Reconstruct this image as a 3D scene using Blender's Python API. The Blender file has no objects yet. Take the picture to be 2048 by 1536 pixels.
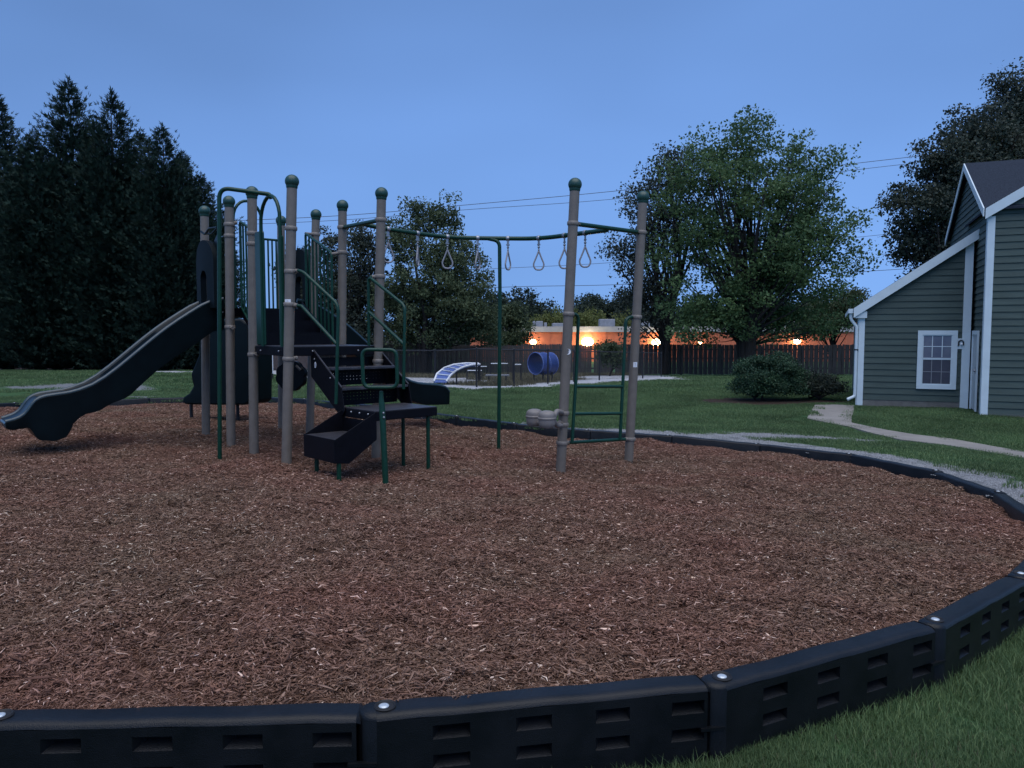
import bpy, math, random
import numpy as np
from mathutils import Vector, Matrix

# ------------------------------------------------------------------ camera, world, sun, exposure
scn = bpy.context.scene
F = 1547.0
TH = math.atan(103 / F)
CZ = 1.6
cam = bpy.data.cameras.new("camera"); cam_o = bpy.data.objects.new("camera", cam)
scn.collection.objects.link(cam_o); scn.camera = cam_o
cam.sensor_width = 36.0; cam.lens = 36.0 * F / 2048.0
cam.clip_start = 0.05; cam.clip_end = 3000
cam_o.location = (0, 0, CZ); cam_o.rotation_euler = (math.pi / 2 - TH, 0, 0)

SUN_EL = math.radians(72); SUN_AZ = math.radians(172)   # azimuth measured clockwise from +Y (behind the camera)
world = bpy.data.worlds.new("World"); scn.world = world; world.use_nodes = True
wn = world.node_tree; wn.nodes.clear()
sky = wn.nodes.new("ShaderNodeTexSky"); sky.sky_type = 'NISHITA'; sky.sun_disc = False
sky.sun_elevation = SUN_EL; sky.sun_rotation = SUN_AZ
sky.altitude = 0; sky.air_density = 1.0; sky.dust_density = 0.0; sky.ozone_density = 8.5
tc = wn.nodes.new("ShaderNodeTexCoord")
nz = wn.nodes.new("ShaderNodeTexNoise"); nz.inputs['Scale'].default_value = 1.1; nz.inputs['Detail'].default_value = 3
mp = wn.nodes.new("ShaderNodeMapping"); mp.inputs['Scale'].default_value = (1, 1, 2.5)
cr = wn.nodes.new("ShaderNodeMapRange"); cr.inputs['From Min'].default_value = .3; cr.inputs['From Max'].default_value = .7
cr.inputs['To Min'].default_value = 0.80; cr.inputs['To Max'].default_value = 1.14
mx = wn.nodes.new("ShaderNodeVectorMath"); mx.operation = 'SCALE'
tn = wn.nodes.new("ShaderNodeVectorMath"); tn.operation = 'MULTIPLY'; tn.inputs[1].default_value = (1.0, 1.0, 1.0)
bg = wn.nodes.new("ShaderNodeBackground"); bg.inputs['Strength'].default_value = 0.102
wo = wn.nodes.new("ShaderNodeOutputWorld")
L = wn.links.new
ad = wn.nodes.new("ShaderNodeVectorMath"); ad.operation = 'ADD'; ad.inputs[1].default_value = (0, 0, .38)   # even twilight blue down to the horizon
nn_ = wn.nodes.new("ShaderNodeVectorMath"); nn_.operation = 'NORMALIZE'
L(tc.outputs['Generated'], ad.inputs[0]); L(ad.outputs[0], nn_.inputs[0]); L(nn_.outputs[0], sky.inputs['Vector'])
L(tc.outputs['Generated'], mp.inputs['Vector']); L(mp.outputs['Vector'], nz.inputs['Vector'])
L(nz.outputs['Fac'], cr.inputs['Value']); L(sky.outputs['Color'], tn.inputs[0]); L(tn.outputs['Vector'], mx.inputs[0]); L(cr.outputs['Result'], mx.inputs['Scale'])
L(mx.outputs['Vector'], bg.inputs['Color']); L(bg.outputs['Background'], wo.inputs['Surface'])

sun = bpy.data.lights.new("sun", 'SUN'); sun_o = bpy.data.objects.new("sun", sun); scn.collection.objects.link(sun_o)
sun.energy = 1.35; sun.angle = math.radians(75); sun.color = (1.0, 0.95, 0.88)
sd = Vector((math.sin(SUN_AZ) * math.cos(SUN_EL), math.cos(SUN_AZ) * math.cos(SUN_EL), math.sin(SUN_EL)))
sun_o.rotation_euler = sd.to_track_quat('Z', 'Y').to_euler()
scn.view_settings.view_transform = 'Standard'; scn.view_settings.look = 'None'
scn.view_settings.exposure = 1.12; scn.view_settings.gamma = 1.0
scn.cycles.max_bounces = 5; scn.cycles.transparent_max_bounces = 6
scn.cycles.use_denoising = True

C = scn.collection
R = random.Random(7)
rng = np.random.default_rng(11)

# ------------------------------------------------------------------ helpers
def V(*a): return Vector(a)
def ray(px, py):
    a = (px - 1024) / F; b = (768 - py) / F
    return Vector((a, math.cos(TH) + b * math.sin(TH), -math.sin(TH) + b * math.cos(TH)))
def W(px, py, Y):
    r = ray(px, py); k = Y / r.y
    return Vector((r.x * k, Y, CZ + r.z * k))
def Xof(px, Y): return (px - 1024) / F * Y / math.cos(TH) * 1.0
def lerp(xs, ys, x): return float(np.interp(x, xs, ys))
def sstep(a, b, x):
    t = np.clip((x - a) / (b - a), 0, 1); return t * t * (3 - 2 * t)
def Graw(x, y):
    x = np.asarray(x, float); y = np.asarray(y, float)
    b = np.interp(y, [3, 9, 13, 18.5, 25, 32, 39, 47, 60, 100, 200], [-1.64, -1.81, -1.83, -1.82, -1.85, -2.0, -2.25, -2.58, -3, -4, -4.5])
    w = np.interp(y, [2, 7, 13, 17], [0, 1, 1, 0])
    z = b - .03 * np.clip(x, -8, 5) * w
    z = z + .34 * sstep(-7, -13, x) * sstep(20, 36, y) * (1 - sstep(60, 90, y))
    z = z + .012 * np.sin(x * 1.7 + .3) * np.sin(y * 1.3 + 1) + .008 * np.sin(x * 4.1) * np.sin(y * 3.7)
    return z
# ------------------------------------------------------------------ border path
BP = [(-1.78, 2.6), (-.46, 2.67), (.82, 2.96), (2.01, 3.6), (3.02, 4.51), (3.95, 5.55), (4.62, 6.85), (5.06, 8.05), (5.1, 9.2), (4.6, 10.4), (3.55, 11.35), (2.15, 12.02), (.95, 12.6), (-.25, 13.25),
      (-1.4, 14.3), (-2.9, 15.9), (-4.55, 17.5), (-6.2, 18.35), (-7.8, 18.1), (-9.6, 17.0), (-10.6, 15.4), (-11.4, 13.2), (-11.2, 10.4), (-9.6, 7.4), (-6.9, 5.0), (-4.2, 3.4), (-3.0, 2.85)]
def catmull(P, n=10):
    out = []; m = len(P)
    for i in range(m):
        p0, p1, p2, p3 = (np.array(P[(i + k) % m]) for k in (-1, 0, 1, 2))
        for j in range(n):
            t = j / n
            out.append(.5 * ((2 * p1) + (-p0 + p2) * t + (2 * p0 - 5 * p1 + 4 * p2 - p3) * t * t + (-p0 + 3 * p1 - 3 * p2 + p3) * t ** 3))
    return np.array(out)
loop = catmull(BP)
SL = 1.33
cum = [0.0]
for i in range(1, len(loop) + 1): cum.append(cum[-1] + float(np.linalg.norm(loop[i % len(loop)] - loop[i - 1])))
def at_len(s):
    s = s % cum[-1]; i = int(np.searchsorted(cum, s, side='right') - 1); t = (s - cum[i]) / (cum[i + 1] - cum[i] + 1e-9)
    return loop[i % len(loop)] * (1 - t) + loop[(i + 1) % len(loop)] * t
def s_of(pt): # arclength of nearest
    d = np.linalg.norm(loop - np.array(pt), axis=1); return cum[int(d.argmin())]
nodes = [np.array(p) for p in BP[:5]]
s0 = s_of(BP[4]); total = cum[-1]; ncnt = round((total - s0) / SL)
nodes += [at_len(s0 + (total - s0) * k / ncnt) for k in range(1, ncnt)]
# the real outline is the chain of straight sections
loop = np.concatenate([np.linspace(nodes[k], nodes[(k + 1) % len(nodes)], 4, endpoint=False) for k in range(len(nodes))])
def inside_dist(x, y):
    """signed distance to the border loop, negative inside"""
    x = np.asarray(x, float); y = np.asarray(y, float)
    a = loop; b = np.roll(loop, -1, 0); best = np.full(x.shape, 1e9); ins = np.zeros(x.shape, bool)
    for (ax, ay), (bx, by) in zip(a, b):
        dx, dy = bx - ax, by - ay; t = np.clip(((x - ax) * dx + (y - ay) * dy) / (dx * dx + dy * dy + 1e-12), 0, 1)
        best = np.minimum(best, np.hypot(x - ax - t * dx, y - ay - t * dy))
        c = ((ay > y) != (by > y)) & (x < (bx - ax) * (y - ay) / (by - ay + 1e-12) + ax); ins ^= c
    return np.where(ins, -best, best)

_gx = np.arange(-24, 20, .1); _gy = np.arange(0, 30, .1); _GX, _GY = np.meshgrid(_gx, _gy)
_DG = inside_dist(_GX.ravel(), _GY.ravel()).reshape(_GX.shape)
def D_at(x, y):
    fx_ = np.clip((x - _gx[0]) / .1, 0, len(_gx) - 1.001); fy_ = np.clip((y - _gy[0]) / .1, 0, len(_gy) - 1.001)
    i = fx_.astype(int); j = fy_.astype(int); a = fx_ - i; b = fy_ - j
    return (_DG[j, i] * (1 - a) + _DG[j, i + 1] * a) * (1 - b) + (_DG[j + 1, i] * (1 - a) + _DG[j + 1, i + 1] * a) * b

def Grel(x, y):
    """outside the mulch bed the lawn stands nearly as high as the border on its far side"""
    x = np.asarray(x, float); y = np.asarray(y, float); d = D_at(x, y)
    return Graw(x, y) + .262 * sstep(-.05, .04, d) * (1 - sstep(.3, 5.5, d)) * sstep(4.3, 7.0, y)
def G(x, y): return float(CZ + Grel(x, y))
def G0(x, y): return float(CZ + Graw(x, y))
def mulch_off(x, y):
    x = np.asarray(x, float); y = np.asarray(y, float)
    o = np.interp(y, [2.5, 5, 10, 16], [.255, .22, .175, .15])
    n = .030 * np.sin(x * 2.1 + 1.1 * np.sin(y * 1.3)) * np.sin(y * 1.9 + .7) + .022 * np.sin(x * 4.7 + y * 1.2 + 2) * np.sin(y * 3.9 - x * .8) + .014 * np.sin(x * 9.3 + 1.7 * np.sin(y * 5)) * np.sin(y * 8.1 + 1.2 * np.sin(x * 6))
    for hx, hy, hr, hd_ in ((-6.0, 9.2, .55, -.07), (-1.1, 13.3, .45, -.05), (-1.6, 7.3, .8, -.035), (1.0, 8.6, .7, -.05), (-.2, 10.3, .9, -.03), (-3.6, 9.0, .5, -.03), (-2.4, 5.6, 1.1, .03), (2.6, 7.6, 1.2, .035), (1.0, 4.9, .9, -.03), (-4.6, 7.0, 1.0, .03), (3.6, 9.4, .7, -.04), (-.8, 3.9, .7, .02)):
        n = n + hd_ * np.exp(-((x - hx) ** 2 + (y - hy) ** 2) / (hr * hr))
    return o + n
def M(x, y): return float(CZ + Graw(x, y) + mulch_off(x, y))
def ground_hit(px, py, off=0.0):
    r = ray(px, py); y = 1.0
    while y < 150:
        k = y / r.y
        if CZ + r.z * k < G(r.x * k, y) + off: return Vector((r.x * k, y, CZ + r.z * k))
        y += .01 + y * .0005
    return Vector((r.x * 150, 150, 0))

def mesh_obj(name, verts, faces, mat, parent=None, smooth=False, mats=None, fmat=None):
    """verts in world coordinates; stored relative to the top-level root's place"""
    me = bpy.data.meshes.new(name)
    off = root_of(parent) if parent is not None else Vector((0, 0, 0))
    me.from_pydata([tuple(Vector(v) - off) for v in verts], [], faces)
    if mats:
        for m in mats: me.materials.append(m)
        me.polygons.foreach_set('material_index', fmat)
    else: me.materials.append(mat)
    if smooth: me.shade_smooth()
    me.update()
    o = bpy.data.objects.new(name, me); C.objects.link(o)
    if parent is not None: o.parent = parent
    return o
def root_of(p):
    while p.parent is not None: p = p.parent
    return Vector(p.location)
def np_mesh(name, verts, quads, mat, parent=None, attrs=None, off=None, link=True, smooth=False):
    me = bpy.data.meshes.new(name)
    v = np.asarray(verts, np.float32)
    if off is None and parent is not None: off = root_of(parent)
    if off is not None: v = v - np.array(off, np.float32)
    q = np.asarray(quads, np.int32); k = q.shape[1]
    me.vertices.add(len(v)); me.vertices.foreach_set('co', v.ravel())
    me.loops.add(q.size); me.loops.foreach_set('vertex_index', q.ravel())
    me.polygons.add(len(q)); me.polygons.foreach_set('loop_start', np.arange(0, q.size, k, dtype=np.int32))
    me.polygons.foreach_set('loop_total', np.full(len(q), k, np.int32))
    me.update(calc_edges=True)
    for an, (dom, arr) in (attrs or {}).items():
        a = me.attributes.new(an, 'FLOAT', dom); a.data.foreach_set('value', np.asarray(arr, np.float32))
    me.materials.append(mat)
    if smooth: me.shade_smooth()
    o = bpy.data.objects.new(name, me)
    if link: C.objects.link(o)
    if parent is not None: o.parent = parent
    return o
def thing(name, label, cat, loc, group=None):
    o = bpy.data.objects.new(name, None); o.empty_display_size = .2; C.objects.link(o); o.location = loc
    o['label'] = label; o['category'] = cat
    if group: o['group'] = group
    return o
def tag(o, label, cat, group=None):
    o['label'] = label; o['category'] = cat
    if group: o['group'] = group
    return o
def kind(o, k): o['kind'] = k; return o

class MB:
    """collects faces"""
    def __init__(s): s.v = []; s.f = []
    def add(s, vs, fs):
        n = len(s.v); s.v += [Vector(v) for v in vs]; s.f += [tuple(i + n for i in f) for f in fs]; return s
    def box(s, o, ax, ay, az):
        o, ax, ay, az = map(Vector, (o, ax, ay, az))
        vs = [o, o + ax, o + ax + ay, o + ay, o + az, o + ax + az, o + ax + ay + az, o + ay + az]
        return s.add(vs, [(0, 3, 2, 1), (4, 5, 6, 7), (0, 1, 5, 4), (1, 2, 6, 5), (2, 3, 7, 6), (3, 0, 4, 7)])
    def tube(s, pts, r, n=12, cap=True, radii=None):
        pts = [Vector(p) for p in pts]; m = len(pts)
        T = []
        for i in range(m):
            a = pts[max(0, i - 1)]; b = pts[min(m - 1, i + 1)]; T.append((b - a).normalized())
        up = Vector((0, 0, 1)) if abs(T[0].z) < .9 else Vector((1, 0, 0))
        nx = T[0].cross(up).normalized()
        vs = []
        for i in range(m):
            nx = (nx - T[i] * nx.dot(T[i])).normalized(); ny = T[i].cross(nx)
            rr = radii[i] if radii else r
            for k in range(n):
                a = 2 * math.pi * k / n; vs.append(pts[i] + nx * math.cos(a) * rr + ny * math.sin(a) * rr)
        fs = [(i * n + k, i * n + (k + 1) % n, (i + 1) * n + (k + 1) % n, (i + 1) * n + k) for i in range(m - 1) for k in range(n)]
        if cap: fs += [tuple(range(n - 1, -1, -1)), tuple((m - 1) * n + k for k in range(n))]
        return s.add(vs, fs)
    def sphere(s, c, r, sz=1.0, n=20, m=12, ax=None):
        c = Vector(c); vs = [c + V(0, 0, -r * sz)]
        for j in range(1, m):
            p = -math.pi / 2 + math.pi * j / m
            for k in range(n):
                a = 2 * math.pi * k / n; vs.append(c + V(r * math.cos(p) * math.cos(a), r * math.cos(p) * math.sin(a), r * sz * math.sin(p)))
        vs.append(c + V(0, 0, r * sz))
        fs = [(0, 1 + (k + 1) % n, 1 + k) for k in range(n)]
        for j in range(m - 2):
            for k in range(n):
                a = 1 + j * n; fs.append((a + k, a + (k + 1) % n, a + n + (k + 1) % n, a + n + k))
        e = len(vs) - 1; a = 1 + (m - 2) * n
        fs += [(a + k, a + (k + 1) % n, e) for k in range(n)]
        return s.add(vs, fs)
    def prism(s, poly, d):
        """poly: 3D loop, d: thickness vector"""
        n = len(poly); p = [Vector(q) for q in poly]; d = Vector(d)
        fs = [tuple(range(n)), tuple(range(2 * n - 1, n - 1, -1))] + [(i, n + i, n + (i + 1) % n, (i + 1) % n) for i in range(n)]
        return s.add(p + [q + d for q in p], [tuple(reversed(f)) for f in fs])
    def build(s, name, mat, parent=None, smooth=False, bevel=0):
        o = mesh_obj(name, s.v, s.f, mat, parent, smooth)
        if smooth: o.data.set_sharp_from_angle(angle=math.radians(40))
        if bevel:
            b = o.modifiers.new("bevel", 'BEVEL'); b.width = bevel; b.segments = 2; b.limit_method = 'ANGLE'
        return o
def arc_path(pts, rad, seg=6):
    """polyline with rounded corners"""
    pts = [Vector(p) for p in pts]; out = [pts[0]]
    for i in range(1, len(pts) - 1):
        a, b, c = pts[i - 1], pts[i], pts[i + 1]
        u = (a - b); w = (c - b); r = min(rad, u.length * .48, w.length * .48)
        p = b + u.normalized() * r; q = b + w.normalized() * r
        for k in range(seg + 1):
            t = k / seg; out.append(p * (1 - t) ** 2 + b * 2 * t * (1 - t) + q * t * t)
    out.append(pts[-1]); return out

# ------------------------------------------------------------------ materials
def mat(name, col, rough=.6, var=.0, scale=20, bump=0, bscale=None, col2=None, metal=0, attr=None, transl=0, emis=None, spec=.5, stretch=None, coat=0, posvar=0):
    m = bpy.data.materials.new(name); m.use_nodes = True; nt = m.node_tree; b = nt.nodes['Principled BSDF']
    b.inputs['Roughness'].default_value = rough; b.inputs['Metallic'].default_value = metal
    b.inputs['Specular IOR Level'].default_value = spec
    if coat: b.inputs['Coat Weight'].default_value = coat
    b.inputs['Base Color'].default_value = (*col, 1)
    co = nt.nodes.new('ShaderNodeTexCoord')
    vec = co.outputs['Object']
    if stretch:
        mpn = nt.nodes.new('ShaderNodeMapping'); mpn.inputs['Scale'].default_value = stretch
        nt.links.new(vec, mpn.inputs['Vector']); vec = mpn.outputs['Vector']
    if col2 is None: col2 = tuple(c * (1 - var) for c in col); 
    if var or attr or col2 != col:
        mix = nt.nodes.new('ShaderNodeMix'); mix.data_type = 'RGBA'
        mix.inputs['A'].default_value = (*col, 1); mix.inputs['B'].default_value = (*col2, 1)
        if attr:
            at = nt.nodes.new('ShaderNodeAttribute'); at.attribute_name = attr; nt.links.new(at.outputs['Fac'], mix.inputs['Factor'])
        else:
            no = nt.nodes.new('ShaderNodeTexNoise'); no.inputs['Scale'].default_value = scale; no.inputs['Detail'].default_value = 5; no.inputs['Roughness'].default_value = .65
            nt.links.new(vec, no.inputs['Vector'])
            mr = nt.nodes.new('ShaderNodeMapRange'); mr.inputs['From Min'].default_value = .33; mr.inputs['From Max'].default_value = .67
            nt.links.new(no.outputs['Fac'], mr.inputs['Value']); nt.links.new(mr.outputs['Result'], mix.inputs['Factor'])
        nt.links.new(mix.outputs['Result'], b.inputs['Base Color'])
    if posvar:
        ge = nt.nodes.new('ShaderNodeNewGeometry'); n3 = nt.nodes.new('ShaderNodeTexNoise'); n3.inputs['Scale'].default_value = posvar; n3.inputs['Detail'].default_value = 4
        m3_ = nt.nodes.new('ShaderNodeMapRange'); m3_.inputs['From Min'].default_value = .35; m3_.inputs['From Max'].default_value = .65; m3_.inputs['To Min'].default_value = .72; m3_.inputs['To Max'].default_value = 1.2
        sc_ = nt.nodes.new('ShaderNodeVectorMath'); sc_.operation = 'SCALE'
        nt.links.new(ge.outputs['Position'], n3.inputs['Vector']); nt.links.new(n3.outputs['Fac'], m3_.inputs['Value']); nt.links.new(m3_.outputs['Result'], sc_.inputs['Scale'])
        nt.links.new(mix.outputs['Result'], sc_.inputs[0]); nt.links.new(sc_.outputs['Vector'], b.inputs['Base Color'])
    if bump:
        n2 = nt.nodes.new('ShaderNodeTexNoise'); n2.inputs['Scale'].default_value = bscale or scale * 4; n2.inputs['Detail'].default_value = 4
        nt.links.new(vec, n2.inputs['Vector'])
        bp = nt.nodes.new('ShaderNodeBump'); bp.inputs['Strength'].default_value = bump; bp.inputs['Distance'].default_value = .01
        nt.links.new(n2.outputs['Fac'], bp.inputs['Height']); nt.links.new(bp.outputs['Normal'], b.inputs['Normal'])
    if transl:
        tr = nt.nodes.new('ShaderNodeBsdfTranslucent'); ms = nt.nodes.new('ShaderNodeMixShader'); ms.inputs['Fac'].default_value = transl
        if b.inputs['Base Color'].links: nt.links.new(b.inputs['Base Color'].links[0].from_socket, tr.inputs['Color'])
        else: tr.inputs['Color'].default_value = (*col, 1)
        out = nt.nodes['Material Output']
        nt.links.new(b.outputs['BSDF'], ms.inputs[1]); nt.links.new(tr.outputs['BSDF'], ms.inputs[2]); nt.links.new(ms.outputs['Shader'], out.inputs['Surface'])
    if emis:
        b.inputs['Emission Color'].default_value = (*emis[0], 1); b.inputs['Emission Strength'].default_value = emis[1]
    return m
m_post = mat('post_paint', (.168, .142, .114), .45, var=.22, scale=9, bump=.08, bscale=150)
m_clamp = mat('clamp_paint', (.20, .172, .145), .5, var=.25, scale=30, bump=.1)
m_green = mat('green_powder_coat', (.005, .042, .024), .33, var=.3, scale=14, bump=.05, bscale=200, spec=.3)
m_cap = mat('green_cap_plastic', (.010, .052, .040), .42, var=.2, scale=10)
m_hood = mat('hood_plastic', (.004, .008, .010), .6, var=.3, scale=6, spec=.1)
m_rim = mat('slide_rim_highlight', (.014, .034, .042), .3, var=.25, scale=8, bump=.04, bscale=90, spec=.6)  # same plastic as the slide; sky highlight on rims and lip painted lighter
m_slide = mat('dark_slide_plastic', (.003, .008, .010), .34, var=.35, scale=5, bump=.06, bscale=90, spec=.18)
m_deck = mat('black_coated_steel', (.004, .004, .007), .5, var=.5, scale=9, bump=.15, bscale=160, spec=.14)
m_decktop = mat('scuffed_deck_coating', (.018, .018, .024), .42, col2=(.045, .043, .048), scale=7, bump=.2, bscale=120)
m_pod = mat('grey_moulded_plastic', (.19, .17, .155), .55, var=.2, scale=12, bump=.1)
m_steel = mat('zinc_steel', (.30, .31, .33), .35, metal=.6, var=.2, scale=40)
m_ring = mat('grip_rubber_grey', (.27, .27, .29), .5, var=.15)
m_white = mat('white_sticker', (.75, .76, .78), .5, var=.08, scale=60)
m_grey = mat('sticker_ink', (.22, .25, .30), .5)
m_border = mat('black_border_plastic', (.003, .004, .005), .36, col2=(.009, .010, .012), scale=4, bump=.25, bscale=260, spec=.24)
m_hole = mat('dark_recess', (.006, .006, .007), .7)
m_bolt = mat('bolt_cap', (.55, .6, .62), .35, var=.2, metal=.4)
m_trim = mat('white_trim_paint', (.58, .67, .70), .5, var=.10, scale=3, bump=.05)
m_siding = mat('green_grey_siding', (.054, .083, .073), .75, var=.26, scale=1.4, bump=.25, bscale=60, stretch=(1, 1, 6))
m_shingle = mat('asphalt_shingle', (.034, .043, .060), .95, spec=.05, var=.45, scale=30, bump=.5, bscale=40)
m_found = mat('concrete_footing', (.16, .155, .14), .9, var=.3, scale=6, bump=.3)
m_conc = mat('path_concrete', (.22, .205, .185), .9, var=.25, scale=2.5, bump=.25, bscale=60)
m_glass = mat('window_glass', (.10, .11, .16), .12, col2=(.15, .16, .20), scale=3, spec=.6)
m_glass2 = mat('screened_glass', (.055, .055, .075), .45, var=.2, scale=8)
m_black = mat('black_metal', (.01, .01, .012), .5)
m_wood = mat('weathered_fence_wood', (.078, .074, .072), .9, col2=(.040, .037, .037), scale=9, bump=.3, bscale=30, stretch=(3, 3, .3))
m_bark = mat('bark', (.022, .019, .017), .95, var=.4, scale=8, bump=.6, bscale=25, stretch=(1, 1, .3))
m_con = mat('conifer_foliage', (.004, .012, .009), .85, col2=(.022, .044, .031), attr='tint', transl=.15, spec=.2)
m_maple = mat('maple_foliage', (.040, .080, .035), .65, col2=(.105, .175, .065), attr='tint', transl=.4, spec=.3)
m_dusk = mat('dull_foliage', (.032, .052, .026), .7, col2=(.095, .125, .060), attr='tint', transl=.3, spec=.3)
m_brown = mat('dark_foliage', (.020, .032, .026), .7, col2=(.060, .075, .052), attr='tint', transl=.25, spec=.3)
m_bush = mat('bush_foliage', (.014, .040, .024), .6, col2=(.035, .080, .036), attr='tint', transl=.2, spec=.3)
m_pine = mat('pine_foliage', (.016, .028, .022), .8, col2=(.04, .055, .035), attr='tint', transl=.15, spec=.2)
m_yel = mat('lamplit_foliage', (.09, .11, .03), .7, col2=(.16, .17, .05), attr='tint', transl=.3, spec=.3)  # yellow glow of the lamps painted into the leaf colour
m_brick = mat('orange_brick', (.55, .16, .08), .85, var=.25, scale=1.5, bump=.2)
m_parap = mat('pale_roof_coping', (.36, .37, .38), .7, var=.2, scale=.8)
m_metalbox = mat('rooftop_unit_metal', (.25, .26, .28), .6, var=.3, scale=2)
m_blue = mat('blue_plastic', (.03, .06, .22), .4, var=.3, scale=4)
m_blue2 = mat('blue_ramp_boards', (.11, .17, .42), .6, var=.3, scale=6)
m_wht2 = mat('white_pvc', (.7, .72, .74), .5, var=.1)
m_wire = mat('wire', (.02, .022, .028), .6)
m_lamp = mat('lamp_lens', (1, .8, .5), .4, emis=((1.0, .78, .42), 14))
m_sign = mat('sign_black', (.015, .016, .02), .5)

def ground_material():
    m = bpy.data.materials.new('lawn_ground'); m.use_nodes = True; nt = m.node_tree; b = nt.nodes['Principled BSDF']
    b.inputs['Roughness'].default_value = .95; b.inputs['Specular IOR Level'].default_value = .15
    co = nt.nodes.new('ShaderNodeTexCoord')
    def noise(s, d=4, r=.6):
        n = nt.nodes.new('ShaderNodeTexNoise'); n.inputs['Scale'].default_value = s; n.inputs['Detail'].default_value = d; n.inputs['Roughness'].default_value = r
        nt.links.new(co.outputs['Object'], n.inputs['Vector']); return n.outputs['Fac']
    def rng_(x, a, b_, c=0, d=1):
        r = nt.nodes.new('ShaderNodeMapRange'); nt.links.new(x, r.inputs['Value'])
        for k, v in zip(('From Min', 'From Max', 'To Min', 'To Max'), (a, b_, c, d)): r.inputs[k].default_value = v
        return r.outputs['Result']
    def mix(f, a, b_):
        x = nt.nodes.new('ShaderNodeMix'); x.data_type = 'RGBA'; nt.links.new(f, x.inputs['Factor'])
        for s, c in (('A', a), ('B', b_)):
            if isinstance(c, tuple): x.inputs[s].default_value = (*c, 1)
            else: nt.links.new(c, x.inputs[s])
        return x.outputs['Result']
    def att(n):
        a = nt.nodes.new('ShaderNodeAttribute'); a.attribute_name = n; return a.outputs['Fac']
    def math_(op, a, b_):
        x = nt.nodes.new('ShaderNodeMath'); x.operation = op
        for i, c in enumerate((a, b_)):
            if isinstance(c, (int, float)): x.inputs[i].default_value = c
            else: nt.links.new(c, x.inputs[i])
        return x.outputs[0]
    fine = noise(60, 5, .7)
    grass = mix(rng_(noise(.8), .35, .65), (.040, .095, .035), (.060, .125, .045))
    grass = mix(rng_(fine, .35, .65), mix(rng_(noise(9), .3, .7), (.020, .048, .020), (.035, .07, .028)), grass)
    dry = mix(rng_(noise(5, 6, .7), .4, .6), (.11, .10, .07), (.05, .06, .035))
    gr = mix(rng_(noise(120, 3), .35, .65), (.095, .10, .105), (.20, .21, .22))
    wh = mix(rng_(noise(8), .35, .6), (.24, .25, .26), (.42, .43, .46))
    bed = mix(rng_(noise(25), .35, .6), (.018, .014, .012), (.045, .03, .022))
    edge = math_('MULTIPLY', math_('SUBTRACT', noise(3.5, 6, .7), .5), .9)
    edge2 = math_('MULTIPLY', math_('SUBTRACT', noise(22, 4, .7), .5), .3)
    def msk(n, w=1.0):
        e = math_('ADD', math_('MULTIPLY', math_('ADD', edge, edge2), w), att(n)); return rng_(e, .42, .58)
    c = mix(msk('dry', .7), grass, dry)
    c = mix(msk('white'), c, wh)
    c = mix(msk('gravel'), c, gr)
    c = mix(msk('bed', .3), c, bed)
    nt.links.new(c, b.inputs['Base Color'])
    bp = nt.nodes.new('ShaderNodeBump'); bp.inputs['Strength'].default_value = .8; bp.inputs['Distance'].default_value = .03
    nt.links.new(fine, bp.inputs['Height']); nt.links.new(bp.outputs['Normal'], b.inputs['Normal'])
    return m
m_ground = ground_material()

def seg_dist(x, y, P, wid):
    """mask 1 at a polyline, falling to .5 at its half width"""
    best = np.zeros(np.shape(x))
    for (p, wp), (q, wq) in zip(list(zip(P, wid))[:-1], list(zip(P, wid))[1:]):
        dx, dy = q[0] - p[0], q[1] - p[1]; t = np.clip(((x - p[0]) * dx + (y - p[1]) * dy) / (dx * dx + dy * dy + 1e-12), 0, 1)
        d = np.hypot(x - p[0] - t * dx, y - p[1] - t * dy); w = wp + (wq - wp) * t
        best = np.maximum(best, 1 - .5 * d / w)
    return np.clip(best, 0, 1)

# ------------------------------------------------------------------ terrain
def axis(f0, f1, st, lo, hi, gr=1.12):
    a = list(np.arange(f0, f1 + 1e-6, st)); s = st; x = a[-1]
    while x < hi: s *= gr; x += s; a.append(x)
    s = st; x = a[0]; pre = []
    while x > lo: s *= gr; x -= s; pre.append(x)
    return np.array(pre[::-1] + a)
xs = axis(-13, 15, .125, -500, 500); ys = axis(1, 24, .125, -60, 900, 1.05)
XX, YY = np.meshgrid(xs, ys); ZZ = CZ + Grel(XX, YY)
fx = XX.ravel(); fy = YY.ravel()
D = inside_dist(fx, fy)
h = lambda px, py: tuple(ground_hit(px, py))[:2]
band_w = np.interp(np.arctan2(fy - 9, fx + 1), [-1.2, -.7, -.3, .0, .35, .8, 1.1, 1.5], [0, .02, .25, .75, .85, .45, .30, .08])
grav = np.clip(1 - .5 * D / np.maximum(band_w, .02), 0, 1) * (D > -.2) * (band_w > .01)
g2 = seg_dist(fx, fy, [h(1480, 872), h(1560, 873), h(1640, 876), h(1720, 880), h(1800, 884)], [.5, .45, .35, .28, .12])
g3 = seg_dist(fx, fy, [h(40, 774), h(120, 772), h(210, 772), h(290, 780)], [.5, 1.3, 1.2, .4])
g4 = seg_dist(fx, fy, [h(255, 794), h(300, 794), h(365, 794)], [.35, .3, .2])
g5 = seg_dist(fx, fy, [h(1150, 858), h(1240, 862), h(1320, 868), h(1420, 874), h(1500, 880)], [.15, .45, .5, .5, .4])
grav = np.maximum.reduce([grav, g2, g3 * .9, g4, g5])
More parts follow.
